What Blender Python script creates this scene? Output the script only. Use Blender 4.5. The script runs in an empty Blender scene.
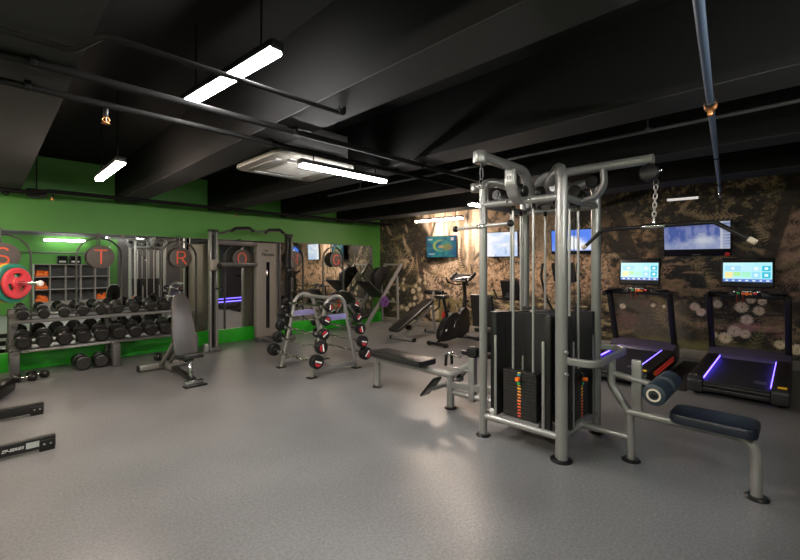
EXPOSURE = 0.0; LAMP = 165.0; FLOOR = 1.0
import bpy, bmesh, math, random
import numpy as np
from mathutils import Vector, Matrix, Euler
random.seed(7)
C = bpy.context.scene.collection
PI = math.pi
V = Vector
# ------------------------------------------------------------------ scene
sc = bpy.context.scene
sc.view_settings.view_transform = 'Standard'
sc.view_settings.look = 'None'
sc.view_settings.gamma = 1
sc.view_settings.use_curve_mapping = False
sc.view_settings.exposure = EXPOSURE
cam = bpy.data.cameras.new('camera')
camo = bpy.data.objects.new('camera', cam); C.objects.link(camo)
cam.sensor_width = 36; cam.lens = 36*407/800; cam.shift_y = -15/800
cam.clip_start = .05
AZ = math.atan2(400, 407)
camo.location = (0, 0, 1.55); camo.rotation_euler = (PI/2, 0, AZ-PI/2)
sc.camera = camo
w = bpy.data.worlds.new('world'); w.use_nodes = True; sc.world = w
w.node_tree.nodes['Background'].inputs[0].default_value = (0, 0, 0, 1)
w.node_tree.nodes['Background'].inputs[1].default_value = 0
# ------------------------------------------------------------------ materials
def mat(name, col, rough=.5, metal=0, var=.12, scale=30, bump=0, emit=0, spec=.5, coat=0, rvar=.1):
    if rough > .22: rvar = min(rvar, .06); rough = max(rough, .325)
    m = bpy.data.materials.new(name); m.use_nodes = True
    n = m.node_tree.nodes; l = m.node_tree.links; b = n['Principled BSDF']
    b.inputs['Metallic'].default_value = metal
    b.inputs['Specular IOR Level'].default_value = spec
    if coat: b.inputs['Coat Weight'].default_value = coat; b.inputs['Coat Roughness'].default_value = .1
    tc = n.new('ShaderNodeTexCoord'); nz = n.new('ShaderNodeTexNoise')
    nz.inputs['Scale'].default_value = scale; nz.inputs['Detail'].default_value = 4
    l.new(tc.outputs['Object'], nz.inputs['Vector'])
    mx = n.new('ShaderNodeMix'); mx.data_type = 'RGBA'
    c1 = [max(0, c*(1-var)) for c in col]+[1]; c2 = [min(1, c*(1+var)) for c in col]+[1]
    mx.inputs[6].default_value = c1; mx.inputs[7].default_value = c2
    l.new(nz.outputs['Fac'], mx.inputs[0]); l.new(mx.outputs[2], b.inputs['Base Color'])
    mr = n.new('ShaderNodeMapRange'); mr.inputs[3].default_value = max(.02, rough-rvar*.5); mr.inputs[4].default_value = min(1, rough+rvar*.5)
    l.new(nz.outputs['Fac'], mr.inputs[0]); l.new(mr.outputs[0], b.inputs['Roughness'])
    if bump:
        bp = n.new('ShaderNodeBump'); bp.inputs['Strength'].default_value = bump; bp.inputs['Distance'].default_value = .01
        n2 = n.new('ShaderNodeTexNoise'); n2.inputs['Scale'].default_value = scale*6; l.new(tc.outputs['Object'], n2.inputs['Vector'])
        l.new(n2.outputs['Fac'], bp.inputs['Height']); l.new(bp.outputs[0], b.inputs['Normal'])
    if emit:
        l.new(mx.outputs[2], b.inputs['Emission Color']); b.inputs['Emission Strength'].default_value = emit
    return m
def lamp(name, col, strength):
    m = bpy.data.materials.new(name); m.use_nodes = True
    n = m.node_tree.nodes; l = m.node_tree.links; b = n['Principled BSDF']
    b.inputs['Base Color'].default_value = (.8, .8, .8, 1)
    b.inputs['Emission Color'].default_value = (*col, 1); b.inputs['Emission Strength'].default_value = strength
    return m
def picmat(name, emit=0, rough=.5, spec=.3):
    m = bpy.data.materials.new(name); m.use_nodes = True
    n = m.node_tree.nodes; l = m.node_tree.links; b = n['Principled BSDF']
    a = n.new('ShaderNodeAttribute'); a.attribute_name = 'Col'
    b.inputs['Roughness'].default_value = rough; b.inputs['Specular IOR Level'].default_value = spec
    if emit:
        b.inputs['Base Color'].default_value = (.01, .01, .01, 1)
        l.new(a.outputs['Color'], b.inputs['Emission Color']); b.inputs['Emission Strength'].default_value = emit
    else: l.new(a.outputs['Color'], b.inputs['Base Color'])
    return m
M = {}
M['ceil'] = mat('black_ceiling_paint', (.0065, .0063, .0063), .8, scale=6, bump=.15, spec=.12)
M['beam_underside'] = mat('lighter_grey_underside', (.034, .034, .035), .75, scale=5, bump=.15, spec=.15)
M['beam'] = mat('black_beam_paint', (.0075, .0073, .0073), .75, scale=5, bump=.15, spec=.12)
M['green'] = mat('green_wall_paint', (.062, .235, .030), .5, scale=3, var=.08, bump=.05)
M['plinth'] = mat('green_plinth_paint', (.022, .37, .016), .35, scale=3, var=.08)
M['darkwall'] = mat('dark_wall_paint', (.09, .09, .09), .7, scale=4)
M['greywall'] = mat('taupe_wall_paint', (.17, .14, .11), .6, scale=3)
M['steel'] = mat('silver_grey_frame_paint', (.28, .278, .268), .27, .5, scale=60, var=.05, bump=.04)
M['steeldark'] = mat('dark_silver_frame_paint', (.20, .20, .195), .35, .3, scale=60, var=.05)
M['taupe'] = mat('taupe_shroud_paint', (.235, .21, .18), .45, .1, scale=20, var=.06, bump=.04)
M['rackgrey'] = mat('mid_grey_rack_paint', (.09, .087, .087), .35, .3, scale=40)
M['black'] = mat('black_plastic', (.009, .009, .0095), .36, scale=40, spec=.3)
M['satin'] = mat('satin_black_steel', (.013, .013, .013), .3, .1, scale=40, spec=.35)
M['rubber'] = mat('black_rubber', (.008, .0077, .0074), .30, scale=60, bump=.05, spec=.38)
M['rubbergrey'] = mat('worn_grey_rubber', (.015, .014, .013), .45, scale=60, bump=.05)
M['vinyl'] = mat('black_vinyl_upholstery', (.014, .0135, .0135), .33, spec=.4, scale=80, bump=.12)
M['vinylgrey'] = mat('grey_vinyl_upholstery', (.040, .0375, .0375), .36, scale=80, bump=.12)
M['vinylsheen'] = mat('black_vinyl_blue_sheen_tint', (.010, .0135, .023), .33, scale=80, bump=.12)  # black vinyl with the blue sheen of the screens mixed into its colour
M['foam'] = mat('dark_blue_foam', (.016, .030, .042), .45, scale=90, bump=.15)
M['chrome'] = mat('polished_chrome', (.62, .61, .6), .18, 1, scale=30, var=.05)
M['rod'] = mat('bright_steel_rod', (.42, .41, .40), .35, .6, scale=30, var=.05)
M['cable'] = mat('black_cable_sheath', (.012, .012, .012), .45)
M['plate'] = mat('cast_stack_plate', (.017, .0165, .016), .5, spec=.3, scale=80, bump=.1)
M['red'] = mat('red_rubber', (.62, .045, .06), .42, scale=30)
M['teal'] = mat('green_rubber', (.02, .21, .15), .45, scale=30)
M['brightred'] = mat('bright_red_paint', (.6, .03, .03), .4)
M['orange'] = mat('orange_plastic', (.85, .16, .01), .4)
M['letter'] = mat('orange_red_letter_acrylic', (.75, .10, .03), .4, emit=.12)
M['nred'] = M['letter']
M['disc'] = mat('grey_brown_sign_disc', (.115, .095, .088), .55, scale=15)
M['white'] = mat('white_plastic', (.7, .69, .67), .4, scale=10, var=.04)
M['ivory'] = mat('ivory_plastic', (.19, .178, .16), .45, scale=10, var=.04)
M['label'] = mat('grey_label_print', (.42, .43, .43), .5, scale=120)
M['purple'] = mat('lilac_sign_plate', (.27, .25, .50), .4, scale=60)
M['purpleplate'] = mat('purple_rubber', (.10, .035, .17), .45)
M['cream'] = mat('cream_plastic', (.6, .52, .40), .4)
M['yellow'] = mat('yellow_label_print', (.8, .5, .02), .5)
M['bluepipe'] = mat('steel_blue_pipe_paint', (.10, .14, .21), .35, .3, scale=20)
M['brass'] = mat('copper_brass', (.55, .25, .10), .35, .9)
M['conduit'] = mat('black_conduit', (.0085, .0083, .0083), .75, scale=20, spec=.08)
M['shelf'] = mat('pale_grey_laminate', (.36, .34, .33), .5, scale=6)
M['mat'] = mat('black_floor_mat', (.012, .012, .012), .7, scale=60, bump=.2)
M['deck'] = mat('graphite_treadmill_plastic', (.020, .0195, .021), .4, spec=.35, scale=80, bump=.08)
M['belt'] = mat('treadmill_belt_rubber', (.014, .014, .0145), .55, spec=.3, scale=200, bump=.15)
M['led'] = lamp('blue_led', (.10, .06, 1.0), 9)
M['glass'] = mat('dark_glass', (.01, .01, .012), .1)
M['skirt'] = mat('stone_skirting', (.30, .27, .235), .5, scale=25, var=.25)
M['lampb'] = lamp('soft_white_tube_light', (1, .97, .95), LAMP*.13)
M['lampw'] = lamp('neutral_tube_light', (1, .97, .95), LAMP)
M['lampp'] = lamp('warm_tube_light', (1, .80, .66), LAMP*1.05)
M['lamps'] = lamp('unlit_tube_added_glow', (1, .95, .92), .5)  # faint glow added so the short unlit fitting shows white
mm = bpy.data.materials.new('mirror_glass'); mm.use_nodes = True
b = mm.node_tree.nodes['Principled BSDF']; b.inputs['Metallic'].default_value = 1; b.inputs['Roughness'].default_value = .012
tx = mm.node_tree.nodes.new('ShaderNodeTexNoise'); tx.inputs['Scale'].default_value = 2
rp = mm.node_tree.nodes.new('ShaderNodeMix'); rp.data_type = 'RGBA'; rp.inputs[6].default_value = (.76, .80, .77, 1); rp.inputs[7].default_value = (.84, .86, .84, 1)
mm.node_tree.links.new(tx.outputs['Fac'], rp.inputs[0]); mm.node_tree.links.new(rp.outputs[2], b.inputs['Base Color'])
M['mirror'] = mm
# floor: grey speckled sheet vinyl
fm = bpy.data.materials.new('speckled_grey_vinyl'); fm.use_nodes = True
n = fm.node_tree.nodes; l = fm.node_tree.links; b = n['Principled BSDF']
tc = n.new('ShaderNodeTexCoord')
n1 = n.new('ShaderNodeTexNoise'); n1.inputs['Scale'].default_value = 55; n1.inputs['Detail'].default_value = 6; n1.inputs['Roughness'].default_value = .75
n2 = n.new('ShaderNodeTexNoise'); n2.inputs['Scale'].default_value = 1.1; n2.inputs['Detail'].default_value = 3
n3 = n.new('ShaderNodeTexVoronoi'); n3.inputs['Scale'].default_value = 130
for q in (n1, n2, n3): l.new(tc.outputs['Object'], q.inputs['Vector'])
r1 = n.new('ShaderNodeValToRGB'); r1.color_ramp.elements[0].position = .33; r1.color_ramp.elements[0].color = (*[c*FLOOR for c in (.099, .102, .106)], 1)
r1.color_ramp.elements[1].position = .68; r1.color_ramp.elements[1].color = (*[c*FLOOR for c in (.211, .213, .214)], 1)
l.new(n1.outputs['Fac'], r1.inputs[0])
mx = n.new('ShaderNodeMix'); mx.data_type = 'RGBA'; mx.blend_type = 'MULTIPLY'; mx.inputs[0].default_value = 1
r2 = n.new('ShaderNodeValToRGB'); r2.color_ramp.elements[0].color = (.78, .78, .785, 1); r2.color_ramp.elements[1].color = (1.06, 1.06, 1.05, 1); r2.color_ramp.elements[0].position = .3; r2.color_ramp.elements[1].position = .7
l.new(n2.outputs['Fac'], r2.inputs[0]); l.new(r1.outputs[0], mx.inputs[6]); l.new(r2.outputs[0], mx.inputs[7])
mx2 = n.new('ShaderNodeMix'); mx2.data_type = 'RGBA'
r3 = n.new('ShaderNodeValToRGB'); r3.color_ramp.elements[0].position = .08; r3.color_ramp.elements[0].color = (.35, .35, .35, 1); r3.color_ramp.elements[1].position = .16; r3.color_ramp.elements[1].color = (0, 0, 0, 1)
l.new(n3.outputs['Distance'], r3.inputs[0]); l.new(r3.outputs[0], mx2.inputs[0]); l.new(mx.outputs[2], mx2.inputs[6]); mx2.inputs[7].default_value = (.33, .33, .32, 1)
l.new(mx2.outputs[2], b.inputs['Base Color'])
mr = n.new('ShaderNodeMapRange'); mr.inputs[3].default_value = .29; mr.inputs[4].default_value = .38
l.new(n2.outputs['Fac'], mr.inputs[0]); l.new(mr.outputs[0], b.inputs['Roughness'])
b.inputs['Specular IOR Level'].default_value = .55
bp = n.new('ShaderNodeBump'); bp.inputs['Strength'].default_value = .035; bp.inputs['Distance'].default_value = .004
n4 = n.new('ShaderNodeTexNoise'); n4.inputs['Scale'].default_value = 26; n4.inputs['Detail'].default_value = 3; l.new(tc.outputs['Object'], n4.inputs['Vector'])
l.new(n4.outputs['Fac'], bp.inputs['Height']); l.new(bp.outputs[0], b.inputs['Normal'])
M['floor'] = fm
# ------------------------------------------------------------------ mesh helpers
def frame(d):
    d = V(d).normalized(); up = V((0, 0, 1)) if abs(d.z) < .95 else V((1, 0, 0))
    x = up.cross(d).normalized(); y = d.cross(x).normalized()
    return x, y, d
def fillet(pts, r, n=6):
    pts = [V(p) for p in pts]
    if not r: return pts
    out = [pts[0]]
    for i in range(1, len(pts)-1):
        a, p, c = pts[i-1], pts[i], pts[i+1]
        u = (a-p); v = (c-p); lu, lv = u.length, v.length; u.normalize(); v.normalize()
        ang = u.angle(v)
        if ang > PI-.02: out.append(p); continue
        t = min(r/math.tan(ang/2), lu*.49, lv*.49); p0 = p+u*t; p1 = p+v*t
        for k in range(n+1):
            s = k/n; out.append(p0*(1-s)**2+p*2*s*(1-s)+p1*s*s)
    out.append(pts[-1]); return out
class MB:
    def __init__(s, o=(0, 0, 0)):
        s.bm = bmesh.new(); s.o = V(o)
    def join(s, b2):
        me = bpy.data.meshes.new('t'); b2.to_mesh(me); b2.free(); s.bm.from_mesh(me); bpy.data.meshes.remove(me); return s
    def box(s, c, size, rot=None, bev=0, seg=2):
        b = bmesh.new(); bmesh.ops.create_cube(b, size=1)
        bmesh.ops.scale(b, vec=size, verts=b.verts)
        if bev: bmesh.ops.bevel(b, geom=b.edges[:], offset=min(bev, min(size)*.49), segments=seg, affect='EDGES', profile=.5)
        R = Matrix.Identity(4) if rot is None else (rot.to_4x4() if isinstance(rot, Matrix) else Euler(rot).to_matrix().to_4x4())
        bmesh.ops.transform(b, matrix=Matrix.Translation(V(c)-s.o) @ R, verts=b.verts)
        return s.join(b)
    def bar(s, p0, p1, w, h, bev=.004, up=(0, 0, 1)):
        p0, p1 = V(p0), V(p1); d = (p1-p0); L = d.length; d.normalize()
        x = d.cross(V(up))
        if x.length < 1e-3: x = d.cross(V((1, 0, 0)))
        x.normalize(); z = x.cross(d)
        R = Matrix((x, d, z)).transposed()
        return s.box((p0+p1)/2, (w, L, h), R, bev)
    def cyl(s, p0, p1, r, r2=None, seg=16, bev=0):
        p0, p1 = V(p0), V(p1); r2 = r if r2 is None else r2
        if bev:
            L = (p1-p0).length; bev = min(bev, L*.45, r*.6)
            return s.lathe([(0, 0), (r-bev, 0), (r-bev*.3, bev*.3), (r, bev), (r2, L-bev), (r2-bev*.3, L-bev*.3), (r2-bev, L), (0, L)], p0, p1-p0, seg)
        return s.lathe([(0, 0), (r, 0), (r2, (p1-p0).length), (0, (p1-p0).length)], p0, p1-p0, seg)
    def lathe(s, prof, o, axis, seg=20, close=False):
        x, y, d = frame(axis); o = V(o)-s.o; b = bmesh.new(); rings = []
        for (r, z) in prof:
            if r < 1e-6: rings.append([b.verts.new(o+d*z)])
            else: rings.append([b.verts.new(o+d*z+(x*math.cos(2*PI*k/seg)+y*math.sin(2*PI*k/seg))*r) for k in range(seg)])
        prs = list(zip(rings[:-1], rings[1:]))
        if close: prs.append((rings[-1], rings[0]))
        for A, B in prs:
            for k in range(seg):
                k2 = (k+1) % seg
                if len(A) == 1 and len(B) == 1: continue
                if len(A) == 1: b.faces.new((A[0], B[k2], B[k]))
                elif len(B) == 1: b.faces.new((A[k], A[k2], B[0]))
                else: b.faces.new((A[k], A[k2], B[k2], B[k]))
        bmesh.ops.recalc_face_normals(b, faces=b.faces)
        return s.join(b)
    def tube(s, pts, r, fil=0, seg=10, closed=False, prof=None, up=None, taper=None):
        pts = fillet(pts, fil) if not closed else [V(p) for p in pts]
        pts = [p-s.o for p in pts]
        clean = [pts[0]]
        for p in pts[1:]:
            if (p-clean[-1]).length > 1e-5: clean.append(p)
        pts = clean
        if closed and (pts[0]-pts[-1]).length < 1e-5: pts.pop()
        N = len(pts); b = bmesh.new(); rings = []
        if prof is None: prof = [(math.cos(2*PI*k/seg)*r, math.sin(2*PI*k/seg)*r) for k in range(seg)]
        px = None
        for i in range(N):
            if closed: d = pts[(i+1) % N]-pts[i-1]
            elif i == 0: d = pts[1]-pts[0]
            elif i == N-1: d = pts[-1]-pts[-2]
            else: d = (pts[i+1]-pts[i]).normalized()+(pts[i]-pts[i-1]).normalized()
            d.normalize()
            if up is not None:
                x = V(up).cross(d); x = x.normalized() if x.length > 1e-4 else px
            elif px is None: x = frame(d)[0]
            else: x = (px-d*px.dot(d)).normalized()
            y = d.cross(x).normalized(); px = x
            k_ = 1 if taper is None else taper[min(i, len(taper)-1)]
            rings.append([b.verts.new(pts[i]+x*(u*k_)+y*(v*k_)) for u, v in prof])
        n_ = len(prof)
        for i in range(N if closed else N-1):
            A, B = rings[i], rings[(i+1) % N]
            for k in range(n_): b.faces.new((A[k], A[(k+1) % n_], B[(k+1) % n_], B[k]))
        if not closed:
            b.faces.new(rings[0][::-1]); b.faces.new(rings[-1])
        bmesh.ops.recalc_face_normals(b, faces=b.faces)
        return s.join(b)
    def prism(s, pts2, o, u, v, t, bev=0):
        """outline in the (u, v) plane through o, thickness t along u x v"""
        u, v = V(u).normalized(), V(v).normalized(); nrm = u.cross(v); o = V(o)-s.o; b = bmesh.new()
        A = [b.verts.new(o+u*p[0]+v*p[1]) for p in pts2]; B = [b.verts.new(o+u*p[0]+v*p[1]+nrm*t) for p in pts2]
        N = len(pts2); b.faces.new(A[::-1]); b.faces.new(B)
        for k in range(N): b.faces.new((A[k], A[(k+1) % N], B[(k+1) % N], B[k]))
        bmesh.ops.recalc_face_normals(b, faces=b.faces)
        if bev: bmesh.ops.bevel(b, geom=[e for e in b.edges], offset=bev, segments=2, affect='EDGES', profile=.5)
        return s.join(b)
    def sphere(s, c, r, sc_=(1, 1, 1), seg=16):
        b = bmesh.new(); bmesh.ops.create_uvsphere(b, u_segments=seg, v_segments=seg//2, radius=r)
        bmesh.ops.scale(b, vec=sc_, verts=b.verts); bmesh.ops.translate(b, vec=V(c)-s.o, verts=b.verts)
        return s.join(b)
    def build(s, name, m, parent=None, smooth=True, label=None):
        me = bpy.data.meshes.new(name); s.bm.to_mesh(me); s.bm.free()
        if smooth:
            me.polygons.foreach_set('use_smooth', [True]*len(me.polygons)); me.set_sharp_from_angle(angle=math.radians(38))
        me.materials.append(M[m] if isinstance(m, str) else m)
        o = bpy.data.objects.new(name, me); C.objects.link(o)
        if parent is not None: o.parent = parent
        else: o.location = s.o
        if label: o['label'] = label
        return o
def rrect(w_, h_, r, n_=4):
    out = []
    for cx, cy, a0 in ((w_/2-r, h_/2-r, 0), (-w_/2+r, h_/2-r, PI/2), (-w_/2+r, -h_/2+r, PI), (w_/2-r, -h_/2+r, 1.5*PI)):
        for k in range(n_+1):
            a = a0+PI/2*k/n_; out.append((cx+math.cos(a)*r, cy+math.sin(a)*r))
    return out
def tag(o, label, cat, group=None, kind=None):
    o['label'] = label; o['category'] = cat
    if group: o['group'] = group
    if kind: o['kind'] = kind
    return o
def thing(name, label, cat, loc=(0, 0, 0), rz=0, group=None):
    o = bpy.data.objects.new(name, None); C.objects.link(o); o.empty_display_size = .1
    o.location = loc; o.rotation_euler = (0, 0, rz)
    return tag(o, label, cat, group)
def struct(o):
    o['kind'] = 'structure'; return o
def children_of(o): return [c for c in C.objects if c.parent is o]
def copy_tree(o, parent=None, label=None, group=None):
    c = o.copy(); C.objects.link(c)
    if parent is not None: c.parent = parent
    if label: c['label'] = label
    if group: c['group'] = group
    for ch in children_of(o): copy_tree(ch, c)
    return c
def picture(name, o, u, v, W, H, nx, ny, func, m, parent=None, off=(0, 0, 0)):
    """flat printed/lit picture: vertex grid coloured by func(U, V) (metres along u, v)"""
    o = V(o)-V(off); u = V(u).normalized(); v = V(v).normalized()
    gx = np.linspace(0, W, nx+1); gy = np.linspace(0, H, ny+1)
    U, Vv = np.meshgrid(gx, gy); U = U.ravel(); Vv = Vv.ravel()
    co = np.array(o)[None]+U[:, None]*np.array(u)[None]+Vv[:, None]*np.array(v)[None]
    i = np.arange(ny*nx); r = i//nx; c = i % nx; a = r*(nx+1)+c
    f = np.stack([a, a+1, a+nx+2, a+nx+1], 1)
    me = bpy.data.meshes.new(name); me.from_pydata(co.tolist(), [], f.tolist())
    col = np.ones((len(U), 4)); col[:, :3] = np.clip(func(U, Vv), 0, 1)
    at = me.color_attributes.new('Col', 'FLOAT_COLOR', 'POINT'); at.data.foreach_set('color', col.ravel())
    me.materials.append(M[m] if isinstance(m, str) else m)
    ob = bpy.data.objects.new(name, me); C.objects.link(ob)
    if parent is not None: ob.parent = parent
    else: ob.location = off
    return ob
def text(name, body, size, o, u, v, m, parent=None, off=(0, 0, 0), bold=0, extr=.0012, align='CENTER', shear=0, stretch=1):
    cu = bpy.data.curves.new(name, 'FONT'); cu.body = body; cu.size = size; cu.extrude = extr; cu.offset = bold
    cu.align_x = align; cu.align_y = 'CENTER'; cu.shear = shear; cu.resolution_u = 3
    t = bpy.data.objects.new('tmp_text', cu); C.objects.link(t)
    dg = bpy.context.evaluated_depsgraph_get(); me = bpy.data.meshes.new_from_object(t.evaluated_get(dg))
    bpy.data.objects.remove(t); bpy.data.curves.remove(cu)
    u = V(u).normalized(); v = V(v).normalized(); w_ = u.cross(v)
    R = Matrix((u*stretch, v, w_)).transposed().to_4x4()
    me.transform(Matrix.Translation(V(o)-V(off)) @ R); me.name = name
    me.materials.clear(); me.materials.append(M[m])
    ob = bpy.data.objects.new(name, me); C.objects.link(ob)
    if parent is not None: ob.parent = parent
    return ob
# value noise for printed pictures
def vnoise(x, y, seed=0, oct_=4):
    rs = np.random.RandomState(seed); T = rs.rand(128, 128); out = np.zeros_like(x); amp = 1; tot = 0
    for k in range(oct_):
        X = x*2**k+17.3*k; Y = y*2**k+5.1*k; xi = np.floor(X).astype(int); yi = np.floor(Y).astype(int); fx = X-xi; fy = Y-yi
        fx = fx*fx*(3-2*fx); fy = fy*fy*(3-2*fy)
        g = lambda a_, b_: T[a_ % 128, b_ % 128]
        out += amp*((g(xi, yi)*(1-fx)+g(xi+1, yi)*fx)*(1-fy)+(g(xi, yi+1)*(1-fx)+g(xi+1, yi+1)*fx)*fy); tot += amp; amp *= .55
    return out/tot
def sm(a_, b_, x): t = np.clip((x-a_)/(b_-a_), 0, 1); return t*t*(3-2*t)
def lerp(A, B, k): return A*(1-k[:, None])+np.array(B)[None]*k[:, None] if not isinstance(B, np.ndarray) else A*(1-k[:, None])+B*k[:, None]
def segd(U, W, a_, b_):
    ax, ay = a_; bx, by = b_; dx, dy = bx-ax, by-ay; t = np.clip(((U-ax)*dx+(W-ay)*dy)/(dx*dx+dy*dy), 0, 1)
    return np.hypot(U-ax-t*dx, W-ay-t*dy), t
# ================================================================== THE ROOM
XM, YG, SL = 7.58, 8.22, .091
def wallx(y): return XM+SL*(YG-y)
YB = -1.0; XL = -3.0; ZC = 3.2; ZB = 2.62
mb = MB(); mb.prism([(XL-.1, YB-.1), (8.6, YB-.1), (8.6, YG+.1), (XL-.1, YG+.1)], (0, 0, -.1), (1, 0, 0), (0, 1, 0), .1)
struct(mb.build('floor', 'floor', smooth=False))
mb = MB(); mb.prism([(XL-.1, YB-.1), (8.6, YB-.1), (8.6, YG+.1), (XL-.1, YG+.1)], (0, 0, ZC), (1, 0, 0), (0, 1, 0), .1)
struct(mb.build('ceiling', 'ceil', smooth=False))
mb = MB(); mb.box(((XL+7.7)/2, YG+.05, ZC/2), (7.7-XL, .1, ZC)); struct(mb.build('wall_left', 'green', smooth=False))
mb = MB(); mb.box((XL-.05, (YB+YG)/2, ZC/2), (.1, YG-YB, ZC)); struct(mb.build('wall_far_left', 'green', smooth=False))
mb = MB(); mb.box(((XL+3.3)/2, YB-.05, 1.25), (3.3-XL, .1, 2.5)); wb = struct(mb.build('wall_back', 'green', smooth=False))
mb = MB(); mb.box(((XL+3.3)/2, YB-.05, 2.85), (3.3-XL, .1, .7)); struct(mb.build('upper_band', 'darkwall', wb, smooth=False))
mb = MB(); mb.box(((3.3+8.6)/2, YB-.05, 1.6), (8.6-3.3, .1, 3.2)); struct(mb.build('dark_section', 'rackgrey', wb, smooth=False))
mb = MB(); mb.box((6.6, YB+.004, 1.15), (.62, .012, 2.3)); struct(mb.build('green_panel', 'green', wb, smooth=False))
mb = MB(); mb.box((5.8, YB+.02, 1.05), (.9, .04, 2.1), bev=.004); dr = struct(mb.build('door_1', 'greywall'))
mb = MB(); mb.tube([(5.45, YB+.04, 1.0), (5.45, YB+.09, 1.0), (5.57, YB+.09, 1.0)], .01, .02); mb.build('door_handle', 'chrome', dr)
mb = MB(); mb.box(((XL+XM)/2, YG-.03, .135), (XM-XL-.02, .06, .27), bev=.004); struct(mb.build('baseboard_left', 'plinth'))
mb = MB()
mb.prism([(wallx(YB)-.03, YB), (wallx(YB), YB), (XM, YG-.062), (XM-.03, YG-.062)], (0, 0, 0), (1, 0, 0), (0, 1, 0), .15, .004)
struct(mb.build('baseboard_right', 'skirt'))
for i, (a_, b_) in enumerate([(-1.52, -1.18), (0, .35), (1.52, 1.84), (3.02, 3.38), (4.58, 4.92), (6.12, 6.54)]):
    mb = MB(); mb.box(((a_+b_)/2, (YB+YG)/2, (ZB+ZC)/2), (b_-a_, YG-YB, ZC-ZB), bev=.006); tr = struct(mb.build('trim_%d' % (i+1), 'beam'))
    mb = MB(); mb.box(((a_+b_)/2, (YB+YG)/2, ZB-.003), (b_-a_-.004, YG-YB, .006)); struct(mb.build('beam_underside', 'beam_underside', tr, smooth=False))  # thin slab under each beam, a lighter grey than the beam sides
# mirror on the green wall
mb = MB((3.05, YG-.004, 1.16)); mb.box((3.05, YG-.004, 1.1625), (8.48, .008, 1.783))
mi = mb.build('wall_mirror', 'mirror', smooth=False); tag(mi, 'long wall mirror on the green wall above the green plinth', 'mirror')
mb = MB((3.05, YG-.004, 1.16)); mb.box((7.294, YG-.006, 1.1625), (.012, .012, 1.783)); mb.box((3.05, YG-.006, 2.058), (8.5, .012, .01)); mb.build('edge_trim', 'rackgrey', mi)

# ---- printed jungle mural
FL = [(0.95, 0.92, 0.072), (0.65, 0.89, 0.094), (0.54, 1.01, 0.062), (0.41, 0.99, 0.061), (0.45, 0.85, 0.077), (0.59, 0.7, 0.085), (0.74, 0.51, 0.094), (0.61, 0.48, 0.078), (0.85, 0.39, 0.096), (1.0, 0.42, 0.065), (1.24, 0.86, 0.074), (1.16, 0.78, 0.074), (1.83, 0.85, 0.038), (1.67, 0.84, 0.034), (2.3, 0.8, 0.055), (0.21, 0.36, 0.075), (0.03, 0.31, 0.088), (7.38, 1.18, 0.052), (7.41, 1.08, 0.052), (7.55, 0.94, 0.053), (7.38, 0.92, 0.057), (7.58, 0.78, 0.053), (7.08, 0.88, 0.077), (6.99, 1.01, 0.056), (6.89, 0.94, 0.063), (7.02, 0.71, 0.064), (7.45, 0.45, 0.068), (7.28, 0.41, 0.073), (7.18, 0.52, 0.062), (7.05, 0.55, 0.056), (6.86, 1.17, 0.056), (7.75, 0.62, 0.059), (7.93, 0.82, 0.054), (6.8, 0.77, 0.05), (6.71, 1.1, 0.05)]
NRM = math.hypot(1, SL)
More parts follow.
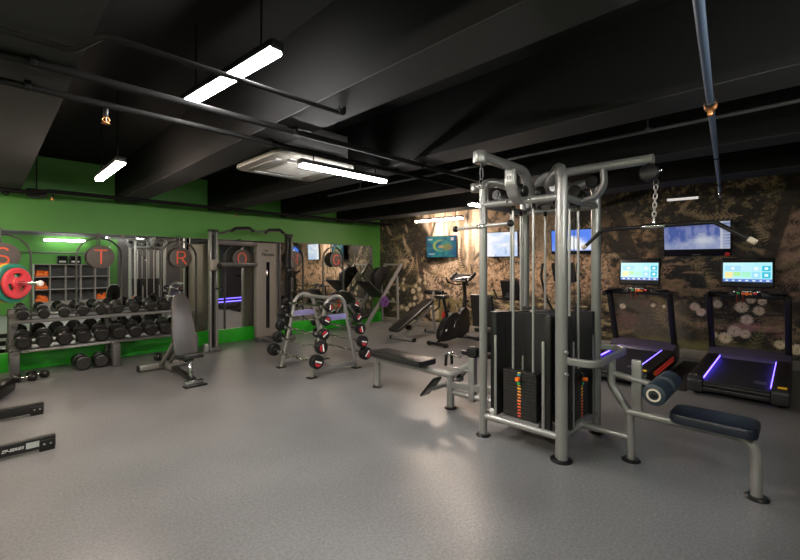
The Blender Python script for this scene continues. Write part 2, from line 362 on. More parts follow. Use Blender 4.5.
def mural(U, z):
    y = YG-U/NRM; rs = np.random.RandomState(3)
    n1 = vnoise(y*2.2, z*2.2, 1); n2 = vnoise(y*9, z*9, 2); n3 = vnoise(y*24, z*24, 3, 3); n4 = vnoise(y*5, z*14, 4)
    wob = (vnoise(y*3, z*3, 8, 3)-.5)*.5
    col = np.tile(np.array([.022, .019, .015]), (len(y), 1))
    n5 = vnoise(y*44, z*44, 15, 2); col = lerp(col, (.07, .052, .03), sm(.5, .72, n2)*.85); col = lerp(col, (.15, .115, .065), sm(.56, .72, n3)*sm(.4, .6, n1))
    def rect(y0, y1, z0, z1, e=.12): return sm(y0-e, y0+e, y+wob*.35)*sm(y1+e, y1-e, y+wob*.35)*sm(z0-e, z0+e, z+wob*.3)*sm(z1+e, z1-e, z+wob*.3)
    # right hand half: tan rock, olive foliage, pinkish leaf
    k = rect(1.85, 2.75, 1.05, 2.35); col = lerp(col, (.30, .19, .11), k*sm(.36, .62, n2)*.95); col = lerp(col, (.05, .035, .022), k*sm(.48, .62, n3)*.9)
    k = rect(-1, 2.6, 2.05, 3.1); col = lerp(col, (.19, .145, .075), k*sm(.52, .66, n3)*sm(.35, .6, n2)*.9)
    k = sm(.33, .1, y)*sm(.95, 1.15, z)*sm(2.6, 2.3, z); col = lerp(col, (.27, .175, .125), k*sm(.3, .62, vnoise(y*3+z*5, z*2, 11))*.95); col = lerp(col, (.05, .035, .03), k*sm(.56, .68, n2)*.7)
    k = rect(.4, 1.7, 1.15, 2.0); col = lerp(col, (.015, .016, .018), k*.8); col = lerp(col, (.24, .16, .10), k*sm(.6, .7, n4)*sm(1.6, 1.3, z))
    k = rect(1.0, 1.9, 1.0, 1.7); col = lerp(col, (.26, .17, .11), k*sm(.56, .68, n4)*.8)
    k = rect(1.35, 2.4, .15, .95, .1); col = lerp(col, (.10, .088, .07), k*.75); col = lerp(col, (.17, .085, .075), k*sm(.52, .7, n1)*.6)
    k = sm(.33, .22, z+wob*.2)*sm(2.6, 2.3, y)*sm(.0, .15, y); col = lerp(col, (.13, .125, .05), k*.8)
    k = rect(.1, 1.2, .5, .62, .05); col = lerp(col, (.30, .15, .14), k*sm(.4, .6, vnoise(y*2, z*22, 5))*.9)
    k = rect(.1, 1.3, .62, .8, .05); col = lerp(col, (.13, .09, .06), k*sm(.5, .6, vnoise(y*2, z*20, 6))*.8)
    # centre: trunk, peach rock, straw
    k = rect(3.3, 4.3, 1.72, 2.9); col = lerp(col, (.36, .27, .19), k*sm(.12, .4, vnoise(y*7, z*2, 7))*.97); col = lerp(col, (.2, .14, .09), k*sm(.55, .7, n3)*.6)
    k = rect(4.2, 5.05, 1.7, 2.9); col = lerp(col, (.40, .28, .18), k*sm(.2, .5, n2)*.9)
    k = rect(2.5, 5.1, .95, 1.78); col = lerp(col, (.55, .36, .22), k*sm(.25, .5, n2)); col = lerp(col, (.14, .085, .05), k*sm(.48, .6, n3)*.8); col = lerp(col, (.66, .48, .32), k*sm(.56, .7, n5)*.6)
    k = rect(2.5, 5.1, .2, .98, .06); col = lerp(col, (.50, .40, .22), k*sm(.42, .6, vnoise(y*4, z*20, 9))); col = lerp(col, (.10, .065, .04), k*sm(.52, .6, n2)*.8)
    # left: bright misty clearing behind the screens, peach rock under it
    edge = sm(0, .25, (6.95-(2.7-z)*.75)-y+wob*.25)*sm(5.0, 5.2, y)
    k = edge*sm(1.45, 1.6, z+wob*.15); col = lerp(col, (.66, .53, .39), k*sm(.18, .5, vnoise(y*6, z*1.1, 12))); col = lerp(col, (.22, .15, .09), k*sm(.56, .66, vnoise(y*16, z*1.2, 13))*.8)
    for yy, ww in ((5.43, .045), (5.62, .03), (6.55, .05)):
        k = edge*sm(ww+.02, ww-.01, np.abs(y-yy+wob*.08)+(n3-.5)*.05)*sm(1.5, 1.6, z); col = lerp(col, (.25, .17, .10), k*.8)
    k = rect(5.05, 6.9, .68, 1.55); col = lerp(col, (.55, .39, .27), k*sm(.25, .5, n2)); col = lerp(col, (.16, .10, .06), k*sm(.48, .6, n3)*.85); col = lerp(col, (.68, .52, .38), k*sm(.56, .7, n5)*.6)
    k = rect(5.0, 6.6, .15, .7, .08); col = lerp(col, (.26, .20, .09), k*sm(.45, .6, vnoise(y*14, z*3, 14))*.9)
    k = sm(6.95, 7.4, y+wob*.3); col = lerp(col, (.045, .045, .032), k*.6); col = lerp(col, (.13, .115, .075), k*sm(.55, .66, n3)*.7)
    # fern fronds: a curved spine with paired leaflets
    for _ in range(260):
        cy = rs.uniform(-.6, 8.1); cz = rs.uniform(.1, 2.8); a0 = rs.uniform(-.4, PI+.4); Lf = rs.uniform(.22, .62); cv = rs.uniform(-1.3, 1.3); q = rs.rand()
        if 5.1 < cy < 6.9 and cz > 1.5: continue
        dk = cy < 2.0 and cz > .95
        if q < .30: c0 = (.017, .014, .011)
        elif dk: c0 = (.15, .118, .062) if q < .75 else (.24, .18, .11)
        elif cy > 2.5: c0 = (.48, .35, .23) if q < .7 else (.24, .19, .09)
        else: c0 = (.20, .15, .085) if q < .7 else (.12, .11, .05)
        c0 = np.array(c0)*rs.uniform(.75, 1.15)
        m_ = np.nonzero((np.abs(y-cy) < Lf+.2) & (np.abs(z-cz) < Lf+.2))[0]
        if len(m_) < 4: continue
        ym, zm = y[m_], z[m_]; k = np.zeros(len(m_)); n_l = 9; px_, pz_ = cy, cz; w0 = Lf*rs.uniform(.20, .34)
        for j in range(n_l):
            t_ = j/n_l; an = a0+cv*t_; qx, qz = px_+math.cos(an)*Lf/n_l, pz_+math.sin(an)*Lf/n_l
            d, _t = segd(ym, zm, (px_, pz_), (qx, qz)); k = np.maximum(k, sm(.009, .003, d))
            wl = w0*(1-.75*t_)*min(1, .4+t_*4)
            for sd in (-1, 1):
                al = an+sd*.85; d, tt = segd(ym, zm, (qx, qz), (qx+math.cos(al)*wl, qz+math.sin(al)*wl)); k = np.maximum(k, sm(.021, .009, d+tt*.010))
            px_, pz_ = qx, qz
        col[m_] = lerp(col[m_], c0, k*.85)
    # branches and trunks
    for a_, b_, r in (((2.55, 2.9), (2.08, 1.55), .12), ((.06, 2.75), (.36, 1.55), .09), ((2.62, 2.1), (1.85, 1.3), .10), ((1.3, 2.3), (.5, 1.6), .05), ((7.0, 2.4), (6.7, .6), .07), ((6.4, 2.6), (6.55, 2.2), .04)):
        d, t = segd(y+wob*.1, z+wob*.1, a_, b_); col = lerp(col, (.026, .02, .016), sm(r, r*.7, d)*.85)
    # palm fan by the corner
    for k_ in range(9):
        a_ = -.3+k_*.28; d, t = segd(y, z, (7.55, 1.62), (7.55-.46*math.cos(a_), 1.62+.42*math.sin(a_))); col = lerp(col, (.30, .24, .15), sm(.022, .006, d)*sm(.35, .6, n3)*.8)
    # pale thistle and dandelion heads
    for i, (fy, fz, r) in enumerate(FL):
        d = np.hypot(y-fy, z-fz); a_ = np.arctan2(z-fz, y-fy)
        rr = r*(1+.10*np.sin(a_*13+i)+.05*np.sin(a_*29)); k = sm(rr, rr*.72, d)
        r *= .86; hue = (.62, .52, .38) if fy < 3 and fy > .3 else (.60, .53, .36)
        if i in (6, 7, 10, 11, 5): hue = (.58, .47, .40)
        col = lerp(col, hue, k*.95); sp = .5+.5*np.sin(a_*9+d*90); col = lerp(col, (.24, .17, .12), k*sm(.55, .9, sp)*sm(r*.15, r*.5, d)*.6); col = lerp(col, (.16, .10, .07), sm(r*.24, r*.12, d)*.8)
    d, t = segd(y, z, (.72, .40), (.55, .18)); col = lerp(col, (.01, .01, .01), sm(.055, .04, np.hypot(y-.65, z-.22)))
    # red bloom low by the bike
    k = sm(.10, .075, np.hypot(y-6.12, (z-.33)*.8)+(n3-.5)*.04); col = lerp(col, (.62, .035, .03), k)
    k = sm(.16, .11, np.hypot((y-6.42), (z-.38)*.7)+(n3-.5)*.08); col = lerp(col, (.62, .50, .33), k*.9)
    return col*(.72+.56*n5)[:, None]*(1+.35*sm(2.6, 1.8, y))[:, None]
ux = V((SL, -1, 0)).normalized()
LW = (YG-YB)*NRM+.02
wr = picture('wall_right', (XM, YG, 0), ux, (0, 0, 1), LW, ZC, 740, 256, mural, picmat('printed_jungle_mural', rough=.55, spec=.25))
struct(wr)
mb = MB(); nv = V((1, SL, 0)).normalized()
a_ = V((XM, YG, 0))+nv*.004; mb.prism([(0, 0), (LW, 0), (LW, ZC), (0, ZC)], a_+nv*.1, ux, (0, 0, 1), .098)
struct(mb.build('wall_core', 'darkwall', wr, smooth=False))

# ================================================================== CEILING FITTINGS
def batten(c, ax, L, m, label, top=ZC, hang=True):
    c = V(c); a = V(ax).normalized(); s = a.cross(V((0, 0, 1)))
    t = thing('batten_light', label, 'light', c, 0, 'linear ceiling lights')
    mb = MB(); mb.bar(-a*L/2+V((0, 0, .034)), a*L/2+V((0, 0, .034)), .076, .04, .004); mb.build('housing', 'satin', t)
    mb = MB(); mb.tube([-a*(L/2-.015)+V((0, 0, 0)), a*(L/2-.015)+V((0, 0, 0))], .03, prof=rrect(.070, .034, .012), up=(0, 0, 1)); mb.build('diffuser', m, t)
    for k in (-1, 1):
        mb = MB(); mb.bar(a*k*(L/2-.008)+V((0, 0, .028)), a*k*(L/2+.003)+V((0, 0, .028)), .078, .05, .004); mb.build('end_cap', 'satin', t)
    if hang:
        for k in (-1, 1):
            mb = MB(); mb.cyl(a*k*L*.36+V((0, 0, .065)), a*k*L*.36+V((0, 0, top-c.z)), .006, seg=8); mb.build('hanger', 'conduit', t)
    return t
batten((1.05, 2.565, 2.70), (-.08, 1, 0), 1.14, 'lampw', 'large white batten light hanging nearest the camera on the upper left')
batten((.88, 5.02, 2.50), (0, 1, 0), 1.08, 'lampp', 'small warm batten light hanging before the green wall')
batten((2.50, 3.20, 2.45), (1, 0, 0), 1.06, 'lampw', 'white batten light hanging in front of the square ceiling air conditioner', top=2.566)
batten((7.2, 5.86, 2.575), tuple(ux), 1.28, 'lampp', 'warm batten light above the teal wall screen by the mural')
batten((5.52, 3.36, 2.42), (1, 0, 0), 1.36, 'lampp', 'warm batten light seen behind the left post of the cable station')
b6 = batten((7.46, 1.28, 2.56), tuple(ux), .42, 'lamps', 'short unlit batten light with a faint added glow high above the wide wall screen')
# unseen lamps placed left of and behind the viewpoint to light the near floor
for (x, y, ax, L, m_, lb) in ((-.75, -.3, (0, 1, 0), 1.2, 'lampw', 'unseen white batten light behind and to the left of the viewpoint'), (3.5, -.70, (1, 0, 0), 1.2, 'lampb', 'unseen white batten light behind the viewpoint near the taupe door'),
        (-1.0, 1.45, (0, 1, 0), 1.2, 'lampp', 'unseen warm batten light out at the left nearest the viewpoint'), (-.9, 4.6, (0, 1, 0), 1.2, 'lampp', 'unseen warm batten light out at the far left, middle of the row'), (-.9, 6.9, (0, 1, 0), 1.2, 'lampp', 'unseen warm batten light out at the far left by the green wall')):
    batten((x, y, 2.5), ax, L, m_, lb)
t = thing('wall_light', 'slim white wall light on the back wall above the cubby shelves', 'light', (1.85, YB, 2.36))
mb = MB(); mb.box((0, .025, 0), (1.1, .05, .07), bev=.006); mb.build('housing', 'white', t)
mb = MB(); mb.box((0, .06, 0), (1.06, .03, .05), bev=.01); mb.build('diffuser', 'lampw', t)
# air conditioning cassette
t = thing('air_conditioner', 'square ivory ceiling cassette air conditioner behind the hanging batten', 'air conditioner', (2.28, 3.78, 2.55))
mb = MB(); mb.prism(rrect(.92, .92, .10, 6), (0, 0, .0), (1, 0, 0), (0, 1, 0), .045, .012); mb.build('fascia', 'ivory', t)
mb = MB(); mb.box((0, 0, .20), (.78, .78, .30), bev=.01); mb.build('body', 'rackgrey', t)
mb = MB(); mb.box((0, 0, -.004), (.48, .48, .012), bev=.004)
for k in range(9): mb.box((0, -.2+k*.05, -.012), (.44, .012, .006))
mb.build('intake_grille', 'ivory', t)
for k in range(4):
    a_ = k*PI/2; mb = MB(); c, s = math.cos(a_), math.sin(a_); mb.box((c*.345, s*.345, -.003), (.06, .56, .012), (0, 0, a_), bev=.004); mb.build('louvre', 'steeldark', t)
for k in (-1, 1):
    for j in (-1, 1):
        mb = MB(); mb.cyl((.3*k, .3*j, .34), (.3*k, .3*j, ZC-2.55), .006, seg=8); mb.build('hanger_rod', 'conduit', t)
# conduits
def clips(mb, pts, up): 
    for p in pts: mb.box(V(p)+V((0, 0, up/2)), (.03, .05, up))
def conduit(pts, r, label, clipx=(), m='conduit', fil=.06):
    mb = MB(pts[0]); mb.tube(pts, r, fil)
    o = mb.build('conduit', m); tag(o, label, 'pipe')
    if clipx:
        for p in clipx:
            mb = MB(pts[0]); mb.box(V(p)+V((0, 0, .008)), (.03, r*3.2, r*2.6), bev=.004); mb.cyl(V(p), (p[0], p[1], ZB if any(a_ <= p[0] <= b_ for a_, b_ in ((-1.52, -1.18), (0, .35), (1.52, 1.84), (3.02, 3.38), (4.58, 4.92), (6.12, 6.54))) else ZC), .005, seg=6)
            mb.build('bracket', m, o)
    return o
conduit([(XL, 3.2, 2.585), (wallx(3.2), 3.2, 2.585)], .020, 'straight black pipe crossing under the beams by the air conditioner', [(x, 3.2, 2.585) for x in (-1.3, .17, 1.68, 3.2, 4.75, 6.3)])
conduit([(XL, 2.8, 2.585), (wallx(2.8), 2.8, 2.585)], .023, 'thicker black pipe running beside the straight pipe under the beams', [(x, 2.8, 2.585) for x in (-1.3, .17, 1.68, 3.2, 4.75, 6.3)])
conduit([(XL, 2.47, 2.57), (.29, 2.47, 2.57), (.37, 2.2, 2.57), (1.7, 2.2, 2.57), (1.7, 2.2, 2.62)], .014, 'thin black conduit with a crank in it at upper left', [(1.66, 2.2, 2.57)])
conduit([(XL, 7.55, 2.55), (.45, 7.55, 2.55), (.62, 7.55, 2.59), (7.4, 7.55, 2.59)], .03, 'black pipe along the top of the green wall', [(x, 7.55, 2.59) for x in (1.68, 3.2, 4.75, 6.3)])
conduit([(3.85, -.5, 2.66), (3.85, 5.4, 2.66)], .013, 'thin grey conduit running along beside a ceiling beam', [(3.85, y, 2.66) for y in (.9, 2.35, 4.6)], m='rackgrey')
# blue-grey sprinkler pipe
p0, p1 = V((.3, .118, 2.55)), V((6.45, .72, 2.55))
t = thing('sprinkler_pipe', 'steel blue sprinkler pipe under the ceiling beams at upper right', 'pipe', p0)
mb = MB(p0); mb.tube([p0, p1, p1+V((.03, .003, -.09))], .019, .05, seg=12); mb.build('pipe_run', 'bluepipe', t)
c = p0.lerp(p1, .47); d = (p1-p0).normalized()
mb = MB(p0); mb.cyl(c-d*.05, c+d*.05, .03, bev=.005); mb.cyl(c-d*.02, c+d*.02, .036, bev=.004); mb.box(c+V((0, 0, -.04)), (.03, .03, .05), bev=.005); mb.build('copper_coupling', 'brass', t, label='copper coloured coupling')
mb = MB(p0); mb.cyl(c-d*.10, c-d*.06, .032, bev=.004); mb.build('rubber_collar', 'rubber', t)
e = p1+V((.03, .003, -.09)); mb = MB(p0); mb.cyl(e, e-V((0, 0, .03)), .014, bev=.003); mb.cyl(e-V((0, 0, .05)), e-V((0, 0, .054)), .022); mb.bar(e-V((.012, 0, .03)), e-V((.012, 0, .05)), .004, .004); mb.bar(e-V((-.012, 0, .03)), e-V((-.012, 0, .05)), .004, .004); mb.build('sprinkler_head', 'chrome', t)
for x in (.18, 1.68, 3.2, 4.75, 6.3):
    q = p0+d*((x-p0.x)/d.x); mb = MB(p0); mb.tube([q+V((0, .024*math.cos(a_), .024*math.sin(a_))) for a_ in np.linspace(PI*.95, PI*2.05, 9)]+[q+V((0, .024, ZB-2.55))], .004, seg=6); mb.build('pipe_strap', 'conduit', t) if x > .3 else mb.bm.free()
# pendant sprinkler heads
def sprinkler(p, label, drop=.0):
    t = thing('ceiling_sprinkler', label, 'sprinkler', p, 0, 'ceiling sprinkler heads'); 
    mb = MB(); mb.cyl((0, 0, .0), (0, 0, .05), .014, bev=.003); mb.build('fitting', 'satin', t)
    mb = MB(); mb.cyl((0, 0, -.045), (0, 0, -.041), .024, seg=12)
    for k in (-1, 1): mb.tube([(.010*k, 0, 0), (.020*k, 0, -.02), (.004*k, 0, -.042)], .0035, .01, seg=6)
    mb.cyl((0, 0, -.038), (0, 0, 0), .004, seg=6); mb.build('frame_and_deflector', 'brass', t)
sprinkler((.545, 3.2, 2.508), 'brass sprinkler head under the black pipe at upper left')
sprinkler((.66, 7.55, 2.505), 'brass sprinkler head under the pipe against the green wall')
sprinkler((3.30, 7.55, 2.505), 'brass sprinkler head under the pipe above the tall cable machine')
sprinkler((7.05, 7.55, 2.505), 'brass sprinkler head near the corner where the green wall meets the mural')
# dome camera
t = thing('security_camera', 'white dome security camera high on the left of the green wall', 'camera', (.19, 7.9, 2.62))
mb = MB(); mb.lathe([(0, 0), (.075, 0), (.075, -.03), (.062, -.05), (0, -.05)], (0, 0, 0), (0, 0, 1)); mb.build('base', 'white', t)
mb = MB(); mb.sphere((0, 0, -.05), .05); mb.build('dome', 'glass', t)
mb = MB(); mb.tube([(0, 0, 0), (0, 0, .04), (0, .32, .04)], .018, .02); mb.build('wall_arm', 'white', t)
mb = MB((.52, 7.98, 2.6)); mb.box((.52, 7.98, 2.60), (.22, .16, .12), bev=.01); mb.box((.52, 7.98, 2.535), (.16, .10, .012)); mb.cyl((.52, 7.98, 2.66), (.52, 7.98, ZC), .008, seg=8); o = mb.build('junction_box', 'satin'); tag(o, 'black junction box beside the white dome camera', 'box')

# ================================================================== SIGN DISCS AND ARCHES
def arc(cx, cy, r, a0, a1, n_=12, ry=None): return [(cx+r*math.cos(math.radians(a0+(a1-a0)*k/n_)), cy+(ry or r)*math.sin(math.radians(a0+(a1-a0)*k/n_))) for k in range(n_+1)]
LET = {'S': [arc(0, .055, .06, 25, 270, 14, .058)+arc(0, -.058, .06, 90, -155, 14, .055)[1:]],
       'T': [[(-.085, .11), (.085, .11)], [(0, .11), (0, -.115)]],
       'R': [[(-.065, -.115), (-.065, .11), (.01, .11)]+arc(.012, .055, .055, 90, -90)[1:]+[(-.065, 0)], [(.0, 0), (.085, -.115)]],
       'O': [arc(0, 0, .085, 0, 360, 24, .112)],
       'N': [[(-.07, -.115), (-.07, .115), (.07, -.115), (.07, .115)]],
       'G': [arc(0, 0, .085, 45, 345, 20, .115)+[(.082, -.01), (.015, -.01)]]}
for ch, x in zip('STRONG', (.17, 1.31, 2.51, 3.65, 4.85, 6.01)):
    t = thing('letter_disc', 'round grey sign disc with the orange red letter '+ch+' hung before the wall mirror', 'sign', (x, 8.10, 1.68), 0, 'letter discs along the mirror')
    mb = MB(); mb.cyl((0, .012, 0), (0, -.012, 0), .187, seg=40, bev=.004); mb.build('disc', 'disc', t)
    mb = MB()
    for ln in LET[ch]: mb.tube([(p[0], -.016, p[1]) for p in ln], .01, prof=[(-.011, -.004), (.011, -.004), (.011, .004), (-.011, .004)], up=(0, 1, 0))
    mb.build('letter', 'letter', t, smooth=False)
    mb = MB(); mb.cyl((-.02, .018, .10), (-.02, .018, .385), .008, seg=8); mb.build('hanging_rod', 'rackgrey', t)
    mb = MB(); mb.box((-.02, .05, .385), (.03, .13, .02), bev=.003); mb.build('wall_bracket', 'rackgrey', t)
    z0 = .272; pts = [(x-.3, 8.187, z0), (x-.3, 8.187, 1.69)]+[(x-.3*math.cos(a_), 8.187, 1.69+.3*math.sin(a_)) for a_ in np.linspace(.1, PI-.1, 22)]+[(x+.3, 8.187, 1.69), (x+.3, 8.187, z0)]
    mb = MB((x, 8.187, z0)); mb.tube(pts, .012, seg=10); o = mb.build('mirror_arch', 'rackgrey')
    tag(o, 'slim metal arch on the mirror around the disc with letter '+ch, 'arch', 'metal arches on the mirror')

# ================================================================== SCREENS ON THE MURAL
def tv(name, yc, zc, W, H, func, label, tilt=0, nx=60, ny=36, bez=.014, extra=None, strength='tvpic', back=.10, yaw=0, chin=.0):
    c = V((wallx(yc), yc, zc)); 
    t = thing('wall_screen', label, 'television', c, 0, 'screens on the mural wall')
    R = Matrix.Rotation(yaw, 3, 'Z')
    u = R @ ux; nn = R @ V((-1, -SL, 0)).normalized(); v = (V((0, 0, 1))*math.cos(tilt)+nn*math.sin(tilt)).normalized(); f = u.cross(v) if u.cross(v).dot(nn) > 0 else -u.cross(v)
    o_ = nn*back
    R3 = Matrix((u, v, f)).transposed()
    mb = MB(); mb.box(o_-f*.022, (W+2*bez, H+2*bez+chin, .04), R3, bev=.006); mb.build('casing', 'black', t)
    picture('screen', o_-u*W/2-v*(H/2-chin/2)+f*.0005, u, v, W, H, nx, ny, func, strength, t)
    mb = MB(); mb.box(nn*.012, (.012*2, .22, .22), Matrix((nn, u, V((0, 0, 1)))).transposed(), bev=.003); mb.bar(nn*.01, o_-f*.04, .05, .12); mb.build('wall_bracket', 'satin', t)
    if extra: extra(t, o_, u, v, f)
    return t
M['tvpic'] = picmat('lit_screen_picture', emit=1.0, rough=.2)
def scr_teal(U, W):
    x, y = U/.80, W/.50; n_ = vnoise(x*5, y*5, 21); col = np.tile(np.array([.01, .13, .22]), (len(x), 1))
    col = lerp(col, (.02, .30, .28), sm(.4, .7, n_)); col = lerp(col, (.0, .10, .25), sm(.7, 1, x)*.8)
    d = np.hypot((x-.50)*1.1, (y-.55)); k = sm(.07, .0, np.abs(d-.26)+(n_-.5)*.1)*sm(.62, .4, x); col = lerp(col, (.45, .62, .10), k)
    k = sm(.24, .08, np.hypot((x-.70), (y-.5)*.9)+(n_-.5)*.12); col = lerp(col, (.30, .32, .06), k*.9); k = sm(.12, .03, np.hypot(x-.78, y-.45)); col = lerp(col, (.35, .20, .10), k*.7)
    k = sm(.1, .03, np.hypot((x-.50)*.7, y-.5)); col = lerp(col, (.75, .45, .15), k*.8)
    for a_, b_, c_, d_ in ((.05, .2, .83, .90), (.08, .28, .12, .17)): col = lerp(col, (.6, .8, .8), ((x > a_) & (x < b_) & (y > c_) & (y < d_))*.7)
    return lerp(col, (.8, .9, .9), ((x > .82) & (x < .93) & (y > .8) & (y < .94))*.9)
def scr_pale(U, W):
    x, y = U/.74, W/.52; n_ = vnoise(x*6, y*5, 22); col = np.tile(np.array([.62, .74, .95]), (len(x), 1))
    col = lerp(col, (.95, .96, 1.), sm(.35, .6, vnoise(x*2, y*2, 23))); k = sm(.6, .75, n_)*sm(.7, .2, y); col = lerp(col, (.28, .42, .72), k*.7)
    return lerp(col, (.30, .45, .8), sm(.75, .95, vnoise(x*12, y*3, 24))*.6+sm(.9, 1, x)*.3)
def scr_sky(U, W):
    x, y = U/.78, W/.38; col = np.tile(np.array([.08, .22, .85]), (len(x), 1)); col = lerp(col, (.25, .40, .95), sm(.6, 0, y)*.6)
    n_ = vnoise(x*4, y*3, 25); k = sm(.42, .15, np.hypot(x-.5, (y-.35)*.8)+(n_-.5)*.5); col = lerp(col, (.95, .97, 1), k)
    return lerp(col, (.92, .95, 1), sm(.22, .1, np.abs(y-.15-.1*n_))*.7*sm(.2, .35, x))
def scr_city(U, W):
    x, y = U/.90, W/.44; n_ = vnoise(x*7, y*5, 26); n2 = vnoise(x*18, y*3, 27); col = np.tile(np.array([.10, .16, .50]), (len(x), 1))
    col = lerp(col, (.28, .33, .66), sm(.4, .65, n2)); col = lerp(col, (.75, .80, .95), sm(.28, .05, np.hypot((x-.55)*.9, y-.30)+(n_-.5)*.25)); col = lerp(col, (.55, .62, .85), sm(.4, .1, y)*.6)
    col = lerp(col, (.06, .09, .33), sm(.75, .95, y)*.6); col = lerp(col, (.85, .88, .97), ((x > .52) & (x < .62) & (y > .2) & (y < .6))*.35)
    k = (x > .84)*1.; col = lerp(col, (.60, .66, .80), k*.8*(np.sin(y*60) > -.5)); col = lerp(col, (.85, .88, .95), ((x > .83) & (x < .86))*.8); col = lerp(col, (.3, .36, .6), ((x > .88) & (x < .97) & (y > .65) & (y < .9))*.8)
    return lerp(col, (.9, .92, 1), ((x > .06) & (x < .12) & (y > .9) & (y < .96))*1.)
M['tvpic2'] = picmat('dim_lit_screen_picture', emit=.62, rough=.2)
tv('a', 6.17, 1.99, .80, .50, scr_teal, 'wall screen with a teal and yellow picture below the warm batten light', .05, yaw=.10, strength='tvpic2')
tv('b', 4.62, 1.995, .74, .52, scr_pale, 'wall screen with a pale blue and white picture behind the cable station left post', .05)
tv('c', 3.12, 2.0, .84, .40, scr_sky, 'wall screen showing bright blue sky and white cloud behind the cable station', .08, chin=.05)
def red_dot(t, o_, u, v, f):
    c = o_+u*.40-v*.262+f*.002; mb = MB(); mb.cyl(c, c+f*.004, .034, seg=20, bev=.001); mb.build('red_badge', 'brightred', t, label='small red round badge')
    mb = MB(); mb.box(o_-v*.262+f*.001, (.11, .014, .002), Matrix((u, v, f)).transposed()); mb.build('maker_mark', 'steeldark', t)
tv('d', 1.22, 1.975, .87, .44, scr_city, 'wide wall screen with a blue violet picture and red badge above the treadmills', .22, extra=red_dot, strength='tvpic2', chin=.10)
# ================================================================== BACK WALL CUBBIES (seen in the mirror)
t = thing('cubby_shelf', 'pale grey cubby shelving unit on the back wall seen in the mirror', 'shelf', (2.05, YB, 0))
mb = MB(); 
for k in range(6): mb.box((-1.0+k*.39, .19, .95), (.022, .38, 1.24))
for k in range(4): mb.box((-.025, .19, .36+k*.403), (1.97, .38, .022))
mb.build('carcass', 'shelf', t, smooth=False)
mb = MB(); mb.box((-.025, .01, .95), (1.95, .012, 1.22)); mb.build('back_panel', 'darkwall', t, smooth=False)
mb = MB(); mb.box((-.025, .18, .175), (1.97, .34, .35), bev=.004); mb.build('base_cabinet', 'shelf', t)
n_ = 0
for ix, iz in ((0, 2), (0, 1), (0, 0), (4, 0)):
    x = 2.05-1.0+.195+ix*.39; z = .372+iz*.403
    m_ = 'orange'
    mb = MB((x, YB+.2, z)); rs = random.Random(ix*7+iz)
    for q in range(9): mb.sphere((x+rs.uniform(-.11, .11), YB+.2+rs.uniform(-.07, .07), z+.075+rs.uniform(-.01, .09)), .072, (1, 1, .95), 10)
    mb.box((x, YB+.2, z+.05), (.31, .26, .095), bev=.02)
    o = mb.build('towel_bundle', m_); tag(o, 'bright orange bundle in the cubby shelf, '+('topmost', 'middle of its column', 'lowest of its column', 'alone at the lower right')[n_], 'towels', 'orange bundles in the cubbies'); n_ += 1
for k, (x, w_) in enumerate(((1.75, .26), (2.08, .3))):
    t = thing('glass_front_box', 'dark glass fronted box on the cubby shelf, '+('the narrower one', 'the wider one')[k], 'box', (x, YB+.2, 1.58))
    mb = MB(); mb.box((0, 0, .14), (w_, .2, .27), bev=.006); mb.build('case', 'satin', t)
    mb = MB(); mb.box((0, .102, .14), (w_-.04, .006, .22)); mb.build('pane', 'glass', t)
    mb = MB(); mb.box((0, .108, .08), (w_-.09, .004, .05)); mb.build('contents', 'white', t)
mb = MB((1.9, YB+.06, 1.95)); mb.tube([(-.6, YB+.06, 1.95), (3.0, YB+.06, 1.95)], .022); 
for x in (-.4, .9, 2.1, 2.9): mb.bar((x, YB, 1.95), (x, YB+.06, 1.95), .03, .03)
o = mb.build('wall_rail', 'rackgrey'); tag(o, 'grey rail on the back wall above the cubby shelves', 'rail')
# ================================================================== MULTI CABLE STATION
SX, SY = 3.585, 1.705
def pulley(mb, c, ax, r, w_=.032):
    mb.lathe([(0, -w_/2), (r*.55, -w_/2), (r*.9, -w_/2), (r, -w_*.36), (r*.9, 0), (r, w_*.36), (r*.9, w_/2), (r*.55, w_/2), (r*.5, w_*.7), (0, w_*.7)], c, ax, 24)
def chain(mb, p0, p1, link=.036, wire=.0035):
    p0, p1 = V(p0), V(p1); d = (p1-p0); L = d.length; d.normalize(); x, y, _ = frame(d); n_ = max(1, int(L/(link*.78))); st = L/n_
    for k in range(n_):
        c = p0+d*(st*(k+.5)); a = x if k % 2 else y; h = st*.5+wire*1.2; w_ = link*.30
        mb.tube([c+d*(h-w_)*sg+d*w_*math.sin(t)*1.0*1+a*w_*math.cos(t) for sg, rng in ((1, np.linspace(0, PI, 6)), (-1, np.linspace(PI, 2*PI, 6))) for t in rng], wire, seg=6, closed=True)
st = thing('cable_station', 'large silver four sided cable weight station in the middle of the gym', 'cable machine', (SX, SY, 0))
O = (SX, SY, 0)
PA, PB, PC, PD = (3.18, 2.06), (3.2, 1.35), (3.97, 1.35), (3.97, 2.06)
capsule = rrect(.104, .082, .036, 6)
for (x, y), big in ((PA, 0), (PB, 1), (PC, .5), (PD, .5)):
    mb = MB(O)
    top = V((x, y, 2.36)); inn = V((SX+(x-SX)*.18, SY+(y-SY)*.18, 2.20))
    if big == 1: mb.tube([(x, y, .012), (x, y, 2.36), inn], .05, .10, prof=capsule, up=(-1, 1, 0))
    elif big: mb.tube([(x, y, .012), (x, y, 2.34), inn], .042, .10, seg=14)
    else: mb.tube([(x, y, .012), (x, y, 2.34), inn], .036, .10, seg=14)
    p = mb.build('post', 'steel', st)
    mb = MB(O); r = .085 if big == 1 else .066; mb.lathe([(0, 0), (r, 0), (r, .008), (r*.82, .018), (0, .018)], (x, y, 0), (0, 0, 1), 24); mb.build('rubber_foot', 'rubber', p)
